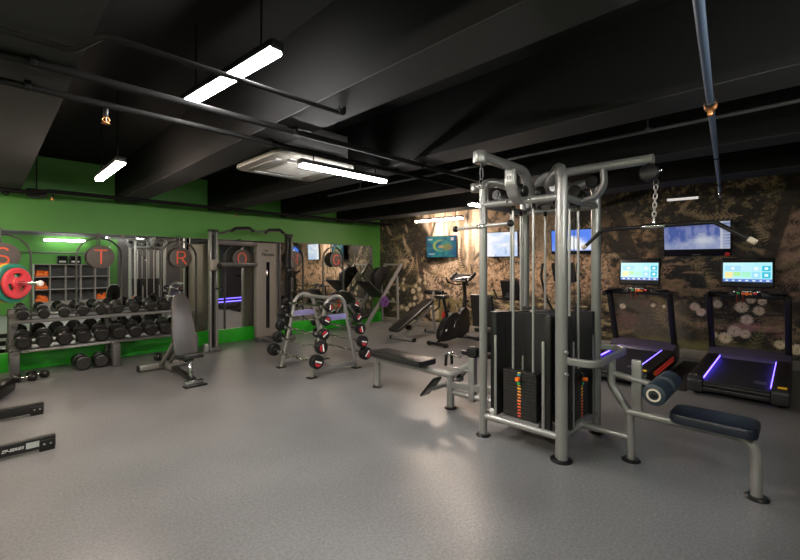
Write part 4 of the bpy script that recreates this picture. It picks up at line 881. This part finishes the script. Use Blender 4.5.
M['tealscr'] = lamp('teal_lit_display', (.25, .75, .75), .8)
mb = MB(); mb.box((1.162, 0, 1.44), (.008, .30, .20), (0, -.35, 0)); mb.build('lit_display', 'tealscr', cs)
mb = MB()
for q in range(4): mb.box((1.20-.01*q, 0, 1.24-.0*q+.03*(q-2)), (.05, .26, .012), bev=.003)
mb.build('key_rows', 'rackgrey', cs)
for k in (-1, 1):
    mb = MB(); mb.tube([(1.22, .14*k, .62), (1.12, .30*k, 1.0), (1.0, .32*k, 1.34), (1.02, .30*k, 1.58)], .021, .18, seg=12); arm = mb.build('moving_arm', 'black', t)
    mb = MB(); mb.tube([(.35, .17*k, .25+.06*k), (1.2, .17*k, .34)], .022, seg=10); mb.tube([(1.2, .17*k, .34), (1.22, .145*k, .64)], .018, seg=10); mb.build('pedal_link', 'satin', t)
    mb = MB(); mb.box((.48, .17*k, .30+.06*k), (.38, .15, .05), (0, -.1, 0), bev=.02); mb.build('foot_pedal', 'black', t)
    mb = MB(); mb.tube([(.36, .17*k, .24+.06*k), (.22, .17*k, .07)], .03, seg=10); mb.build('roller_leg', 'satin', t)

# ================================================================== DECLINE BENCH
t = thing('decline_bench', 'black sit up bench on slim silver legs beside the upright bike', 'bench', (6.0, 5.84, 0))
ax = V((1.22, .10, 0)).normalized(); sx = V((0, 0, 1)).cross(ax)
def L(a_, s_, z): return ax*a_+sx*s_+V((0, 0, z))
mb = MB(); mb.tube([L(.02, -.30, .04), L(.02, .30, .04)], .036, prof=rrect(.07, .06, .02), up=(0, 0, 1)); f = mb.build('rear_foot', 'steel', t)
for k in (-1, 1):
    mb = MB(); mb.box(L(.02, .30*k, .04), (.08, .05, .07), bev=.01); mb.build('end_cap', 'rubber', f)
mb = MB(); mb.tube([L(1.18, -.25, .04), L(1.18, .25, .04)], .036, prof=rrect(.07, .06, .02), up=(0, 0, 1)); f = mb.build('front_foot', 'steel', t)
for k in (-1, 1):
    mb = MB(); mb.box(L(1.18, .25*k, .04), (.08, .05, .07), bev=.01); mb.build('end_cap', 'rubber', f)
mb = MB(); mb.tube([L(.02, 0, .05), L(1.12, 0, .66)], .035, prof=rrect(.06, .06, .02), up=tuple(sx)); mb.build('main_beam', 'steel', t)
mb = MB(); mb.tube([L(1.18, 0, .05), L(1.06, 0, .80)], .035, prof=rrect(.06, .05, .02), up=tuple(sx)); mb.build('front_leg', 'steel', t)
d = V((1, 0, .60)).normalized(); 
mb = MB(); a_ = L(-.28, 0, .20); e = L(1.0, 0, .745); dd = (e-a_).normalized(); nn = dd.cross(sx); mb.prism(rrect((e-a_).length, .29, .06, 6), (a_+e)/2, dd, sx, .06, .018); mb.build('pad', 'vinyl', t)
mb = MB(); mb.cyl(L(.22, -.05, .24), L(.22, .05, .24), .055, bev=.01); mb.build('pivot', 'rubber', t)
mb = MB(); mb.tube([L(1.05, 0, .78), L(1.14, 0, .93)], .025); mb.tube([L(1.14, -.24, .93), L(1.14, .24, .93)], .014); rb = mb.build('roller_bracket', 'steel', t)
for k in (-1, 1):
    mb = MB(); mb.cyl(L(1.14, .05*k, .93), L(1.14, .25*k, .93), .055, bev=.012, seg=20); mb.build('foam_roller', 'vinyl', t)
mb = MB(); mb.tube([L(1.16, 0, .5), L(1.36, 0, .58), L(1.38, 0, .90)], .022, .05); mb.tube([L(1.38, -.2, .90), L(1.38, .2, .90)], .02); mb.build('leg_hook', 'satin', t)

# ================================================================== LEG PRESS
t = thing('leg_press', 'silver inclined leg press with black carriage in the corner by the mural', 'leg press', (6.2, 7.28, 0))
o6 = V((6.2, 7.28, 0))
for dy in (0, .58):
    mb = MB(o6); mb.bar((6.22, 7.28+dy, .06), (7.46, 7.28+dy, 1.57), .06, .085, .01); rl = mb.build('guide_rail', 'steel', t)
    mb = MB(o6); mb.bar((6.55, 7.28+dy-.0, .53), (7.2, 7.28+dy, 1.32), .02, .02); mb.build('slide_rod', 'chrome', rl)
    mb = MB(o6); mb.tube([(7.24, 7.28+dy, 1.30), (7.30, 7.28+dy, 1.24), (7.34, 7.28+dy, .03)], .032, .06, prof=rrect(.065, .055, .02), up=(0, 1, 0)); mb.build('rear_leg', 'steel', t)
    mb = MB(o6); mb.bar((6.16, 7.28+dy, .035), (7.45, 7.28+dy, .035), .06, .06, .008); mb.build('base_rail', 'steel', t)
for x, z in ((7.45, 1.56), (7.34, .6)):
    mb = MB(o6); mb.bar((x, 7.26, z), (x, 7.88, z), .05, .05, .008); mb.build('cross_tube', 'steel', t)
for x in (6.2, 7.42):
    mb = MB(o6); mb.bar((x, 7.24, .035), (x, 7.92, .035), .06, .06, .008); mb.build('base_crossbar', 'steel', t)
dr_ = V((1.24, 0, 1.51)).normalized(); dn = V((-dr_.z, 0, dr_.x)); y_ = V((0, 1, 0))
c = V((6.66, 7.57, .95))
mb = MB(o6); mb.prism(rrect(.52, .66, .03), c-dr_*.02, y_, dn, .035, .006); mb.build('foot_plate', 'rubbergrey', t)
mb = MB(o6); mb.prism([(-.30, -.05), (.34, -.05), (.40, .10), (.2, .30), (-.05, .34), (-.28, .12)], V((7.0, 7.66, 1.14)), dr_, dn, .18, .02); mb.build('carriage', 'black', t)
mb = MB(o6); mb.tube([V((7.0, 7.34, 1.32)), V((7.0, 7.80, 1.32))], .024); mb.tube([V((6.95, 7.36, 1.42)), V((6.80, 7.36, 1.58))], .018); mb.tube([V((6.95, 7.78, 1.42)), V((6.80, 7.78, 1.58))], .018); mb.build('safety_handles', 'black', t)
mb = MB(o6); mb.prism(rrect(.46, .72, .05), V((6.02, 7.57, .62)), y_, V((-.55, 0, .83)), .07, .02); mb.build('back_pad', 'vinyl', t)
mb = MB(o6); mb.box((6.40, 7.57, .33), (.42, .44, .08), (0, -.2, 0), bev=.02); mb.build('seat_pad', 'vinyl', t)
mb = MB(o6); mb.bar((6.32, 7.57, .04), (6.32, 7.57, .3), .07, .07); mb.bar((6.28, 7.57, .28), (5.95, 7.57, .62), .06, .06); mb.bar((6.2, 7.57, .04), (7.42, 7.57, .04), .06, .06); mb.build('seat_frame', 'steel', t)
mb = MB(o6); mb.cyl((6.78, 7.28, .66), (6.78, 7.12, .66), .022); mb.build('plate_horn', 'chrome', t)
o7 = (6.78, 7.19, .66); mb = MB(o7); mb.lathe([(.026, -.02), (.045, -.025), (.085, -.012), (.12, -.02), (.13, -.005), (.13, .018), (.026, .018)], (6.78, 7.19, .66), (0, -1, 0), 28, close=True); o = mb.build('weight_plate', 'purpleplate'); o.location = o7; tag(o, 'purple weight plate stored on the side of the leg press', 'weight plate')
mb = MB(o7)
for q in range(3):
    a_ = q*2*PI/3+.5; mb.box((6.78+.065*math.cos(a_), 7.173, .66+.065*math.sin(a_)), (.05, .006, .024), (0, -a_, 0), bev=.002)
mb.build('grip_slot', 'black', o)

# ================================================================== DUAL PULLEY CABLE MACHINE BY THE MIRROR
o8 = (3.5, 7.7, 0)
t = thing('pulley_machine', 'tall taupe dual pulley cable machine standing against the mirror', 'cable machine', o8)
mb = MB(o8); mb.box((4.085, 7.92, 1.04), (.48, .15, 1.94), bev=.03, seg=3); tw = mb.build('weight_tower', 'taupe', t)
mb = MB(o8); mb.box((4.085, 7.844, .93), (.075, .006, 1.36), bev=.002); mb.build('window_slot', 'glass', tw)
text('maker_lettering', 'Life', .055, (4.05, 7.843, 1.845), (1, 0, 0), (0, 0, 1), 'black', tw, o8, bold=.0008)
text('maker_lettering', 'Fitness', .10, (4.085, 7.843, 1.765), (1, 0, 0), (0, 0, 1), 'black', tw, o8, bold=.002, shear=.2)
mb = MB(o8); mb.box((4.34, 7.90, 1.04), (.05, .20, 1.98), bev=.015); mb.build('tower_edge', 'rackgrey', tw)
mb = MB(o8); mb.bar((4.0, 7.88, .03), (4.0, 7.5, .03), .08, .05, .008); mb.build('base_foot', 'rackgrey', t)
mb = MB(o8); mb.box((4.0, 7.88, .04), (.3, .2, .07), bev=.01); mb.build('tower_base', 'rackgrey', t)
# left tower, turned edge-on
mb = MB(o8); mb.box((2.99, 7.80, 1.03), (.12, .46, 1.90), (0, 0, -.32), bev=.03, seg=3); mb.build('weight_tower', 'taupe', t)
mb = MB(o8); mb.bar((2.92, 7.62, .035), (2.745, 7.52, .035), .09, .06, .01); mb.cyl((2.745, 7.52, .0), (2.745, 7.52, .15), .055, bev=.01); mb.build('base_foot', 'steel', t)
for k, (cx, cy) in enumerate(((2.87, 7.55), (4.42, 7.60))):
    m_ = 'steel' if k == 0 else 'satin'
    for s_ in (-1, 1):
        mb = MB(o8); mb.box((cx+.052*s_, cy, 1.10), (.03, .09, 2.14), bev=.006); mb.build('column', m_ if s_ < 0 else ('steeldark' if k == 0 else 'rackgrey'), t)
    mb = MB(o8); mb.box((cx, cy+.02, 1.10), (.05, .02, 2.06)); 
    mb.build('pin_track', 'black', t)
    mb = MB(o8); mb.box((cx, cy, .04), (.20, .26, .075), bev=.015); mb.build('column_base', 'rackgrey', t)
    zc = 1.55 if k == 0 else 1.40
    mb = MB(o8); mb.box((cx-.01, cy-.07, zc), (.15, .11, .20), bev=.03, seg=3); ca = mb.build('pulley_carriage', 'taupe' if k == 0 else 'black', t)
    mb = MB(o8); pulley(mb, (cx+(.05 if k == 0 else -.05), cy-.17, zc-.02), (1, .3, 0), .055); mb.build('pulley', 'black', ca)
    mb = MB(o8); mb.tube([(cx, cy-.19, zc-.06), (cx+.02*(1-2*k), cy-.2, zc-.30)], .004, seg=6); mb.tube([(cx+.02*(1-2*k)-.06, cy-.2, zc-.42), (cx+.02*(1-2*k), cy-.2, zc-.30), (cx+.02*(1-2*k)+.06, cy-.2, zc-.42)], .006, seg=6); hn = mb.build('cable_and_strap', 'cable', t)
    mb = MB(o8); mb.cyl((cx+.02*(1-2*k)-.065, cy-.2, zc-.42), (cx+.02*(1-2*k)+.065, cy-.2, zc-.42), .017, bev=.004); mb.build('grip', 'rubber', hn)
mb = MB(o8); mb.bar((2.93, 7.66, 1.56), (3.86, 7.86, 1.56), .06, .075, .01); mb.build('cross_beam', 'rackgrey', t)
mb = MB(o8); mb.bar((2.98, 7.72, 1.97), (3.86, 7.88, 1.97), .06, .09, .01); mb.build('upper_beam', 'rackgrey', t)
mb = MB(o8); mb.tube([(2.84, 7.56, 2.12), (3.06, 7.56, 2.14), (3.28, 7.56, 2.23), (3.62, 7.56, 2.23), (3.72, 7.56, 2.19), (3.92, 7.56, 2.23), (4.24, 7.56, 2.24), (4.40, 7.58, 2.15), (4.52, 7.6, 2.15)], .02, .06, seg=12); pb = mb.build('pull_up_bar', 'rackgrey', t)
for a_, b_ in (((3.22, 7.56, 2.215), (3.61, 7.56, 2.235)), ((3.90, 7.56, 2.225), (4.25, 7.56, 2.24))):
    mb = MB(o8); mb.tube([(a_[0]-.02, a_[1], a_[2]-.04), (a_[0]+.07, a_[1], a_[2]+.025), (b_[0]-.05, b_[1], b_[2]+.025), (b_[0]+.03, b_[1], b_[2]-.04)], .03, .06, seg=12); mb.build('grip_sleeve', 'rubber', pb)
for cx, cy in ((2.87, 7.55), (4.42, 7.60)):
    mb = MB(o8); mb.box((cx, cy, 2.17), (.16, .12, .04), bev=.008); mb.build('column_cap', 'satin', t)
# ================================================================== FIXED BARBELL RACK
o9 = (3.53, 5.19, 0)
t = thing('barbell_rack', 'silver double arched barbell rack with lilac sign plates in mid floor', 'rack', o9)
def legx(z, k): return 3.53+k*(.395-.215*min(1, z/.9))
NB = [(.97, 3.30, .062), (.79, 3.245, .070), (.61, 3.215, .079), (.435, 3.175, .088), (.255, 3.10, .096)]
PB_ = [(.97, 3.765, .060), (.78, 3.815, .068), (.61, 3.86, .078), (.42, 3.90, .088), (.24, 3.955, .096)]
for y in (4.78, 5.60):
    pts = [(legx(0, -1), y, .012), (legx(.85, -1), y, .85)]+[(3.53-.18*math.cos(a_), y, .91+.19*math.sin(a_)) for a_ in np.linspace(.15, PI-.15, 18)]+[(legx(.85, 1), y, .85), (legx(0, 1), y, .012)]
    mb = MB(o9); mb.tube(pts, .027, seg=12); mb.build('arch_frame', 'steel', t)
    mb = MB(o9); mb.bar((legx(.1, -1), y, .09), (legx(.1, 1), y, .09), .05, .06, .01); mb.build('base_bar', 'steel', t)
    for k in (-1, 1):
        mb = MB(o9); mb.box((legx(0, k), y, .008), (.13, .11, .016), bev=.006); mb.build('rubber_foot', 'rubber', t)
    mb = MB(o9); mb.box((3.53, y-.012 if y < 5 else y, .80), (.385, .012, .085), bev=.003); mb.build('sign_plate', 'purple', t)
    for k, lst in ((-1, NB), (1, PB_)):
        for z, x, r in lst:
            mb = MB(o9); lx = legx(z-.02, k); mb.bar((lx, y, z-.022), (x+k*.012, y, z-.022), .03, .012, .003); mb.bar((x+k*.02, y, z-.026), (x+k*.02, y, z+.012), .03, .008, .002, up=(1, 0, 0)); mb.build('hook', 'steeldark', t)
for x, z in ((3.53, .09), (3.53, 1.07)):
    mb = MB(o9); mb.tube([(x, 4.78, z), (x, 5.60, z)], .026, seg=12); mb.build('link_tube', 'steel', t)
M['badge_red'] = mat('red_printed_badge', (.42, .02, .028), .4); M['badge_white'] = mat('white_printed_badge', (.75, .74, .72), .4)
ordn = ('top', 'second', 'middle', 'fourth', 'lowest')
for side, lst, nm in ((-1, NB, 'left'), (1, PB_, 'right')):
    for i, (z, x, r) in enumerate(lst):
        ez = side < 0 and i >= 1 or side > 0 and i in (2, 4)
        t = thing('barbell', 'fixed barbell, %s one on the %s side of the arched rack' % (ordn[i], nm), 'barbell', (x, 5.19, z), 0, 'fixed barbells on the arched rack')
        mb = MB()
        if ez: pts = [(0, -.56, 0), (0, -.30, 0), (-.05*side*-1, -.20, -.02), (.02*side, -.10, 0), (-.045*side*-1, 0, -.02), (.02*side, .10, 0), (-.05*side*-1, .20, -.02), (0, .30, 0), (0, .56, 0)]
        else: pts = [(0, -.56, 0), (0, .56, 0)]
        mb.tube(pts, .0135, .03 if ez else 0, seg=10); mb.build('bar', 'chrome', t)
        for e in (-1, 1):
            mb = MB(); h_ = .036+.004*i; yc = .575*e
            mb.lathe([(0, -h_), (r*.80, -h_), (r*.96, -h_*.82), (r, -h_*.55), (r, h_*.55), (r*.96, h_*.82), (r*.80, h_), (.03, h_), (.024, h_+.03), (0, h_+.03)], (0, yc, 0), (0, -e, 0), 28); hd = mb.build('head', 'black', t)
            a0 = (i*1.1+side*.6+e)*1.0; ye = yc+e*(h_+.0008); u = V((math.cos(a0), 0, math.sin(a0))); v = V((0, e, 0)).cross(u) if e < 0 else V((0, e, 0)).cross(u)
            arcp = [(r*.60*math.cos(q), r*.64*math.sin(q)) for q in np.linspace(.5, PI-.5, 9)]+[(-r*.5, r*.22), (r*.5, r*.22)]
            uu = u; vv = V((0, 0, 1))*math.cos(a0)-V((1, 0, 0))*math.sin(a0)
            mb = MB(); mb.prism(arcp, (0, ye-(.001 if e < 0 else -.001)*0, 0), uu, vv, .002 if uu.cross(vv).y*e > 0 else -.002); mb.build('red_badge', 'badge_red', hd, smooth=False)
            mb = MB(); mb.prism([(-r*.56, -r*.14), (r*.56, -r*.14), (r*.56, r*.08), (-r*.56, r*.08)], (0, ye, 0), uu, vv, .002 if uu.cross(vv).y*e > 0 else -.002); mb.build('white_print', 'badge_white', hd, smooth=False)

# ================================================================== DUMBBELL RACK
o10 = (1.38, 7.75, 0)
t = thing('dumbbell_rack', 'long grey two tier dumbbell rack in front of the mirror', 'rack', o10)
TH = math.radians(14)
def tier(y0, z0, ya, yb): return [(y, z0+(y-y0)*math.tan(TH)) for y in (ya, yb)]
LOW = tier(7.60, .395, 7.47, 8.00); UP = tier(7.70, .785, 7.56, 8.04)
for x in (.27, 1.40, 2.53):
    mb = MB(o10)
    pr = [(7.42, .0), (7.62, .0), (7.64, .05), (8.06, .05), (8.08, .14), (8.09, .90), (8.00, .90), (7.98, .16), (7.62, .16), (7.60, .34), (7.50, .36), (7.44, .33)]
    mb.prism([(y-7.42, z) for y, z in pr], (x-.05, 7.42, 0), (0, 1, 0), (0, 0, 1), .10, .012); up_ = mb.build('upright', 'rackgrey', t)
    mb = MB(o10); mb.bar((x, LOW[0][0]+.02, LOW[0][1]-.035), (x, LOW[1][0]+.02, LOW[1][1]-.035), .07, .05, .006); mb.bar((x, UP[0][0]+.02, UP[0][1]-.035), (x, UP[1][0], UP[1][1]-.035), .07, .05, .006); mb.bar((x, 7.55, .36), (x, 7.60, .76), .06, .04, .006, up=(0, 1, 0)) if x > 99 else None
    mb.build('shelf_bracket', 'rackgrey', up_)
for nm, (A, B) in (('lower_shelf', LOW), ('upper_shelf', UP)):
    n_up = V((0, -math.sin(TH), math.cos(TH)))
    ya = 7.60 if nm[0] == 'l' else 7.70; zs = lambda y: A[1]+(y-A[0])*math.tan(TH)
    for r_i, (yy, ww) in enumerate(((ya-.01, .10), (ya+.215, .10))):
        mb = MB(o10); mb.bar((.22, yy, zs(yy)-.008), (2.58, yy, zs(yy)-.008), ww, .014, .003, up=n_up); sh = mb.build(('front_' if r_i == 0 else 'back_')+'shelf_rail', 'rackgrey', t)
        if r_i == 0:
            mb = MB(o10); mb.bar((.22, yy-.055, zs(yy-.055)-.008), (2.58, yy-.055, zs(yy-.055)-.008), .016, .042, .005, up=n_up); mb.build('front_lip', 'chrome' if nm == 'lower_shelf' else 'steeldark', sh)
def dumbbell(r, L, label, group, m='rubber'):
    t = thing('dumbbell', label, 'dumbbell', (0, 0, 0), 0, group)
    mb = MB(); mb.lathe([(0, -L*.2), (.014, -L*.2), (.0175, -L*.08), (.0175, L*.08), (.014, L*.2), (0, L*.2)], (0, 0, 0), (0, 1, 0), 14); mb.build('handle', 'chrome', t)
    for e in (-1, 1):
        w_ = L*.34
        mb = MB(); mb.lathe([(0, 0), (r*.80, 0), (r*.94, w_*.07), (r, w_*.2), (r, w_*.8), (r*.94, w_*.93), (r*.80, w_), (0, w_)], (0, e*(L/2-w_), 0), (0, e, 0), 28); hd = mb.build('head', m, t)
        mb = MB(); mb.cyl((0, e*L/2, 0), (0, e*(L/2+.002), 0), r*.74, seg=28); mb.build('end_plate', 'rubbergrey', hd)
    return t
ordx = ('first', 'second', 'third', 'fourth', 'fifth', 'sixth', 'seventh', 'eighth', 'ninth')
for row, (y0, z0, r0, dr__, L) in enumerate(((7.70, .785, .066, .0016, .30), (7.60, .395, .092, .0012, .33))):
    proto = dumbbell(1.0, 1.0, 'x', 'x') if False else None
    for i in range(9):
        x = .36+(.222 if row == 0 else .220)*i
        r = r0+dr__*i
        lb = 'round black dumbbell on the %s shelf of the long rack, %s from left' % (('upper', 'lower')[row], ordx[i])
        if i == 0: base = dumbbell(r, L, lb, 'dumbbells on the %s shelf' % ('upper', 'lower')[row]); d_ = base; rbase = r
        else: d_ = copy_tree(base, None, lb)
        s_ = r/rbase; d_.scale = (s_, 1, s_)
        # centre sits on the tilted shelf, front head near y0
        yc = y0+.105*1.0; zc = z0+(yc-y0)*math.tan(TH)+(r+.001)/math.cos(TH)
        d_.location = (x, yc, zc); d_.rotation_euler = (TH, 0, 0)
# loose dumbbells on the floor
for (x, y, r, L, rz, lb) in ((1.00, 7.66, .105, .34, .05, 'larger black dumbbell on the floor under the rack, left of the pair'), (1.235, 7.69, .098, .34, -.04, 'black dumbbell on the floor under the rack beside its middle upright'),
        (.36, 7.34, .052, .24, 1.25, 'small black dumbbell on the floor at the left end of the rack, front one'), (.50, 7.46, .050, .24, 1.0, 'small black dumbbell on the floor at the rack left end, behind the front one'), (2.02, 7.36, .062, .26, .9, 'black dumbbell on the floor just behind the upright bench'), (2.20, 7.50, .058, .26, .2, 'black dumbbell on the floor behind the bench nearest the mirror')):
    d_ = dumbbell(r, L, lb, 'dumbbells on the floor'); d_.location = (x, y, r+.001); d_.rotation_euler = (0, 0, rz)

# ================================================================== ADJUSTABLE BENCH
o11 = (1.875, 6.15, 0)
t = thing('adjustable_bench', 'grey padded bench set upright on a silver base before the dumbbell rack', 'bench', o11)
mb = MB(o11); mb.bar((1.53, 6.79, .06), (2.22, 6.79, .06), .075, .075, .012); rf = mb.build('rear_foot', 'steel', t)
for x in (1.535, 2.215):
    mb = MB(o11); mb.box((x, 6.79, .055), (.03, .085, .085), bev=.008); mb.build('end_cap', 'rubber', rf)
mb = MB(o11); mb.bar((1.76, 5.56, .045), (1.99, 5.56, .045), .07, .06, .012); ff = mb.build('front_foot', 'chrome', t)
mb = MB(o11); mb.box((1.875, 5.52, .012), (.27, .12, .022), bev=.006); mb.build('rubber_pad', 'rubber', ff)
mb = MB(o11); mb.bar((1.875, 6.79, .07), (1.875, 6.35, .085), .07, .07, .01); mb.build('rear_spine', 'steel', t)
mb = MB(o11); mb.bar((1.875, 6.38, .085), (1.875, 5.56, .075), .065, .065, .01); mb.build('front_spine', 'satin', t)
mb = MB(o11); mb.bar((1.875, 5.66, .07), (1.875, 5.72, .32), .06, .05, .01, up=(1, 0, 0)); mb.build('seat_post', 'chrome', t)
mb = MB(o11); mb.bar((1.82, 6.72, .09), (1.82, 6.06, .56), .03, .05, .006); mb.bar((1.93, 6.72, .09), (1.93, 6.06, .56), .03, .05, .006); mb.build('back_strut', 'steel', t)
for x in (1.80, 1.95):
    mb = MB(o11); mb.cyl((x-.012, 6.74, .09), (x+.012, 6.74, .09), .035, bev=.004); mb.build('wheel', 'rackgrey', t)
p0, p1 = V((1.875, 5.865, .345)), V((1.885, 6.15, 1.14)); dv = (p1-p0).normalized(); L_ = (p1-p0).length; nn = V((1, 0, 0)).cross(dv)
outl = []
for q, w_ in ((0, .13), (.12, .145), (.45, .145), (.62, .125), (.85, .115), (.95, .09), (1.0, .055)): outl.append((w_, q*L_))
outl = outl+[(-a_, b_) for a_, b_ in outl[::-1]]
mb = MB(o11); mb.prism(outl, p0+nn*-.03, V((1, 0, 0)), dv, .06, .014); bp_ = mb.build('back_pad', 'vinylgrey', t)
mb = MB(o11); mb.bar(p0+nn*.06*(-1 if nn.y < 0 else 1)*0+V((0, .05, .05)), p1+V((0, .045, -.2)), .09, .03, .006); mb.build('back_plate', 'satin', bp_)
mb = MB(o11); mb.prism([(-.12, -.13), (.12, -.13), (.15, .16), (-.15, .16)], (1.875, 5.66, .335), (1, 0, 0), (0, .97, -.12), .06, .016); mb.build('seat_pad', 'vinyl', t)
mb = MB(o11); mb.box((1.875, 5.80, .30), (.10, .16, .05), bev=.01); mb.cyl((1.79, 5.85, .31), (1.96, 5.85, .31), .028, bev=.004); mb.build('hinge', 'satin', t)

# ================================================================== SQUAT RACK AND LOADED BAR AT THE LEFT EDGE
n_ = V((.7013, -.7128, 0)); c = V((.265, 6.40, 1.34))
s_ = V((n_.y, -n_.x, 0)); u1 = c-n_*.44-s_*.085; u2 = c-n_*1.55-s_*.085
t = thing('squat_rack', 'black squat rack at the left edge holding the loaded barbell', 'rack', (u1.x, u1.y, 0))
O12 = (u1.x, u1.y, 0)
for q in (u1, u2):
    mb = MB(O12); mb.box((q.x, q.y, 1.0), (.075, .075, 1.84), (0, 0, PI/4), bev=.008); mb.build('upright', 'satin', t)
    mb = MB(O12); mb.box((q.x+.015, q.y-.05, .08), (.30, .62, .16), (0, 0, -.30), bev=.03); mb.build('foot', 'rubber', t)
    s_ = V((n_.y, -n_.x, 0)); 
    mb = MB(O12); mb.bar(q+V((0, 0, -.0255))+s_*.03, q+V((0, 0, -.0255))+s_*.13, .05, .02, .004); mb.bar(q+s_*.12+V((0, 0, -.045)), q+s_*.12+V((0, 0, .03)), .05, .02, .004, up=tuple(s_)); mb.build('bar_hook', 'rackgrey', t)
mb = MB(O12); mb.bar(V((u1.x, u1.y, 1.88)), V((u2.x, u2.y, 1.88)), .07, .07, .008); mb.bar(V((u1.x, u1.y, .1)), V((u2.x, u2.y, .1)), .06, .06, .008); mb.build('cross_tube', 'satin', t)
s_ = V((n_.y, -n_.x, 0)); bo = s_*.075*0
t = thing('olympic_barbell', 'steel barbell with a pale sleeve end resting in the rack at the left edge', 'barbell', c)
# bar lies in the hooks, in front of the uprights
mb = MB(c); mb.cyl(c-n_*1.70, c-n_*.14, .014, seg=12); mb.build('bar', 'chrome', t)
for a_, b_ in ((-.14, .24), (-1.70, -2.08)):
    mb = MB(c); mb.cyl(c+n_*a_, c+n_*b_, .0245, seg=18); sl = mb.build('sleeve', 'chrome', t)
    e = .24 if a_ > -1 else -2.08; sg = 1 if a_ > -1 else -1
    mb = MB(c); mb.cyl(c+n_*(e-.01*sg), c+n_*(e+.022*sg), .034, bev=.008); mb.build('end_cap', 'white', sl)
def plate(c_, ax, R, th, m, label, a0=0):
    t = thing('weight_plate', label, 'weight plate', c_, 0, 'coloured plates on the loaded barbell'); ax = V(ax).normalized(); x = V((0, 0, 1)).cross(ax).normalized(); y = ax.cross(x)
    mb = MB(); h_ = th/2
    mb.lathe([(R*.66, -h_*.75), (R*.74, -h_), (R*.95, -h_), (R, -h_*.6), (R, h_*.6), (R*.95, h_), (R*.74, h_), (R*.66, h_*.75)], (0, 0, 0), ax, 40, close=True)
    mb.lathe([(.0265, -h_), (R*.34, -h_), (R*.38, -h_*.7), (R*.38, h_*.7), (R*.34, h_), (.0265, h_)], (0, 0, 0), ax, 32, close=True)
    for k in range(3):
        a1 = a0+k*2*PI/3; w_ = .52
        outl = [(R*.36*math.cos(a1+q), R*.36*math.sin(a1+q)) for q in np.linspace(-w_*1.1, w_*1.1, 6)]+[(R*.68*math.cos(a1+q), R*.68*math.sin(a1+q)) for q in np.linspace(w_, -w_, 6)]
        mb.prism(outl, -ax*h_*.7, x, y, h_*1.4)
    mb.build('disc', m, t)
    mb = MB(); mb.lathe([(.0255, -h_*1.1), (.045, -h_*1.1), (.045, h_*1.1), (.0255, h_*1.1)], (0, 0, 0), ax, 24, close=True); mb.build('hub_ring', 'rackgrey' if m != 'red' else 'red', t)
    return t
plate(c+n_*(-.022), n_, .178, .04, 'red', 'red three slot weight plate outermost on the barbell at the left edge', .5)
plate(c+n_*(-.070), n_, .226, .045, 'teal', 'larger green weight plate behind the red one on the barbell', .5)
plate(c+n_*(-.120), n_, .226, .045, 'yellow', 'yellow weight plate mostly hidden behind the green one on the barbell', .5)
plate(c-n_*(1.55+.32), n_, .226, .045, 'teal', 'green weight plate on the far out of sight end of the barbell', .5)
# black machine whose feet reach in at lower left
o13 = (-.9, 5.1, 0)
t = thing('machine_base', 'black steel machine whose two flat floor feet reach in at lower left', 'gym machine', o13)
for x1, y, nm in ((.415, 4.53, 1), (.425, 5.66, 0)):
    mb = MB(o13); mb.bar((-.95, y, .068), (x1, y, .068), .07, .09, .004); fb = mb.build('floor_beam', 'satin', t)
    mb = MB(o13); mb.box((x1-.055, y-.002, .045), (.10, .085, .09), bev=.004); ft = mb.build('foot_block', 'rubber', fb)
    for q in (-.02, .022):
        mb = MB(o13); mb.cyl((x1-.055+q, y-.044, .06), (x1-.055+q, y-.052, .06), .008, seg=10); mb.build('bolt', 'chrome', fb)
    if nm:
        mb = MB(o13); mb.box((.270, y-.0362, .072), (.082, .002, .048)); mb.build('info_label', 'label', fb, label='pale grey printed label')
        text('lettering', 'ZP-SERIES', .031, (.150, y-.0358, .068), (1, 0, 0), (0, 0, 1), 'white', fb, o13, bold=.0006, shear=.2)
mb = MB(o13); mb.bar((-.9, 4.5, .068), (-.9, 5.7, .068), .08, .09, .006); mb.bar((-.9, 5.1, .1), (-.9, 5.1, 1.6), .08, .08, .006, up=(1, 0, 0)); mb.bar((-.9, 5.1, 1.55), (-.45, 5.1, 1.55), .07, .07, .006); mb.build('mast', 'satin', t)
mb = MB(o13); mb.box((-.5, 5.1, .5), (.5, .3, .08), bev=.02); mb.bar((-.55, 5.1, .47), (-.9, 5.1, .3), .05, .05); mb.build('seat', 'vinyl', t)
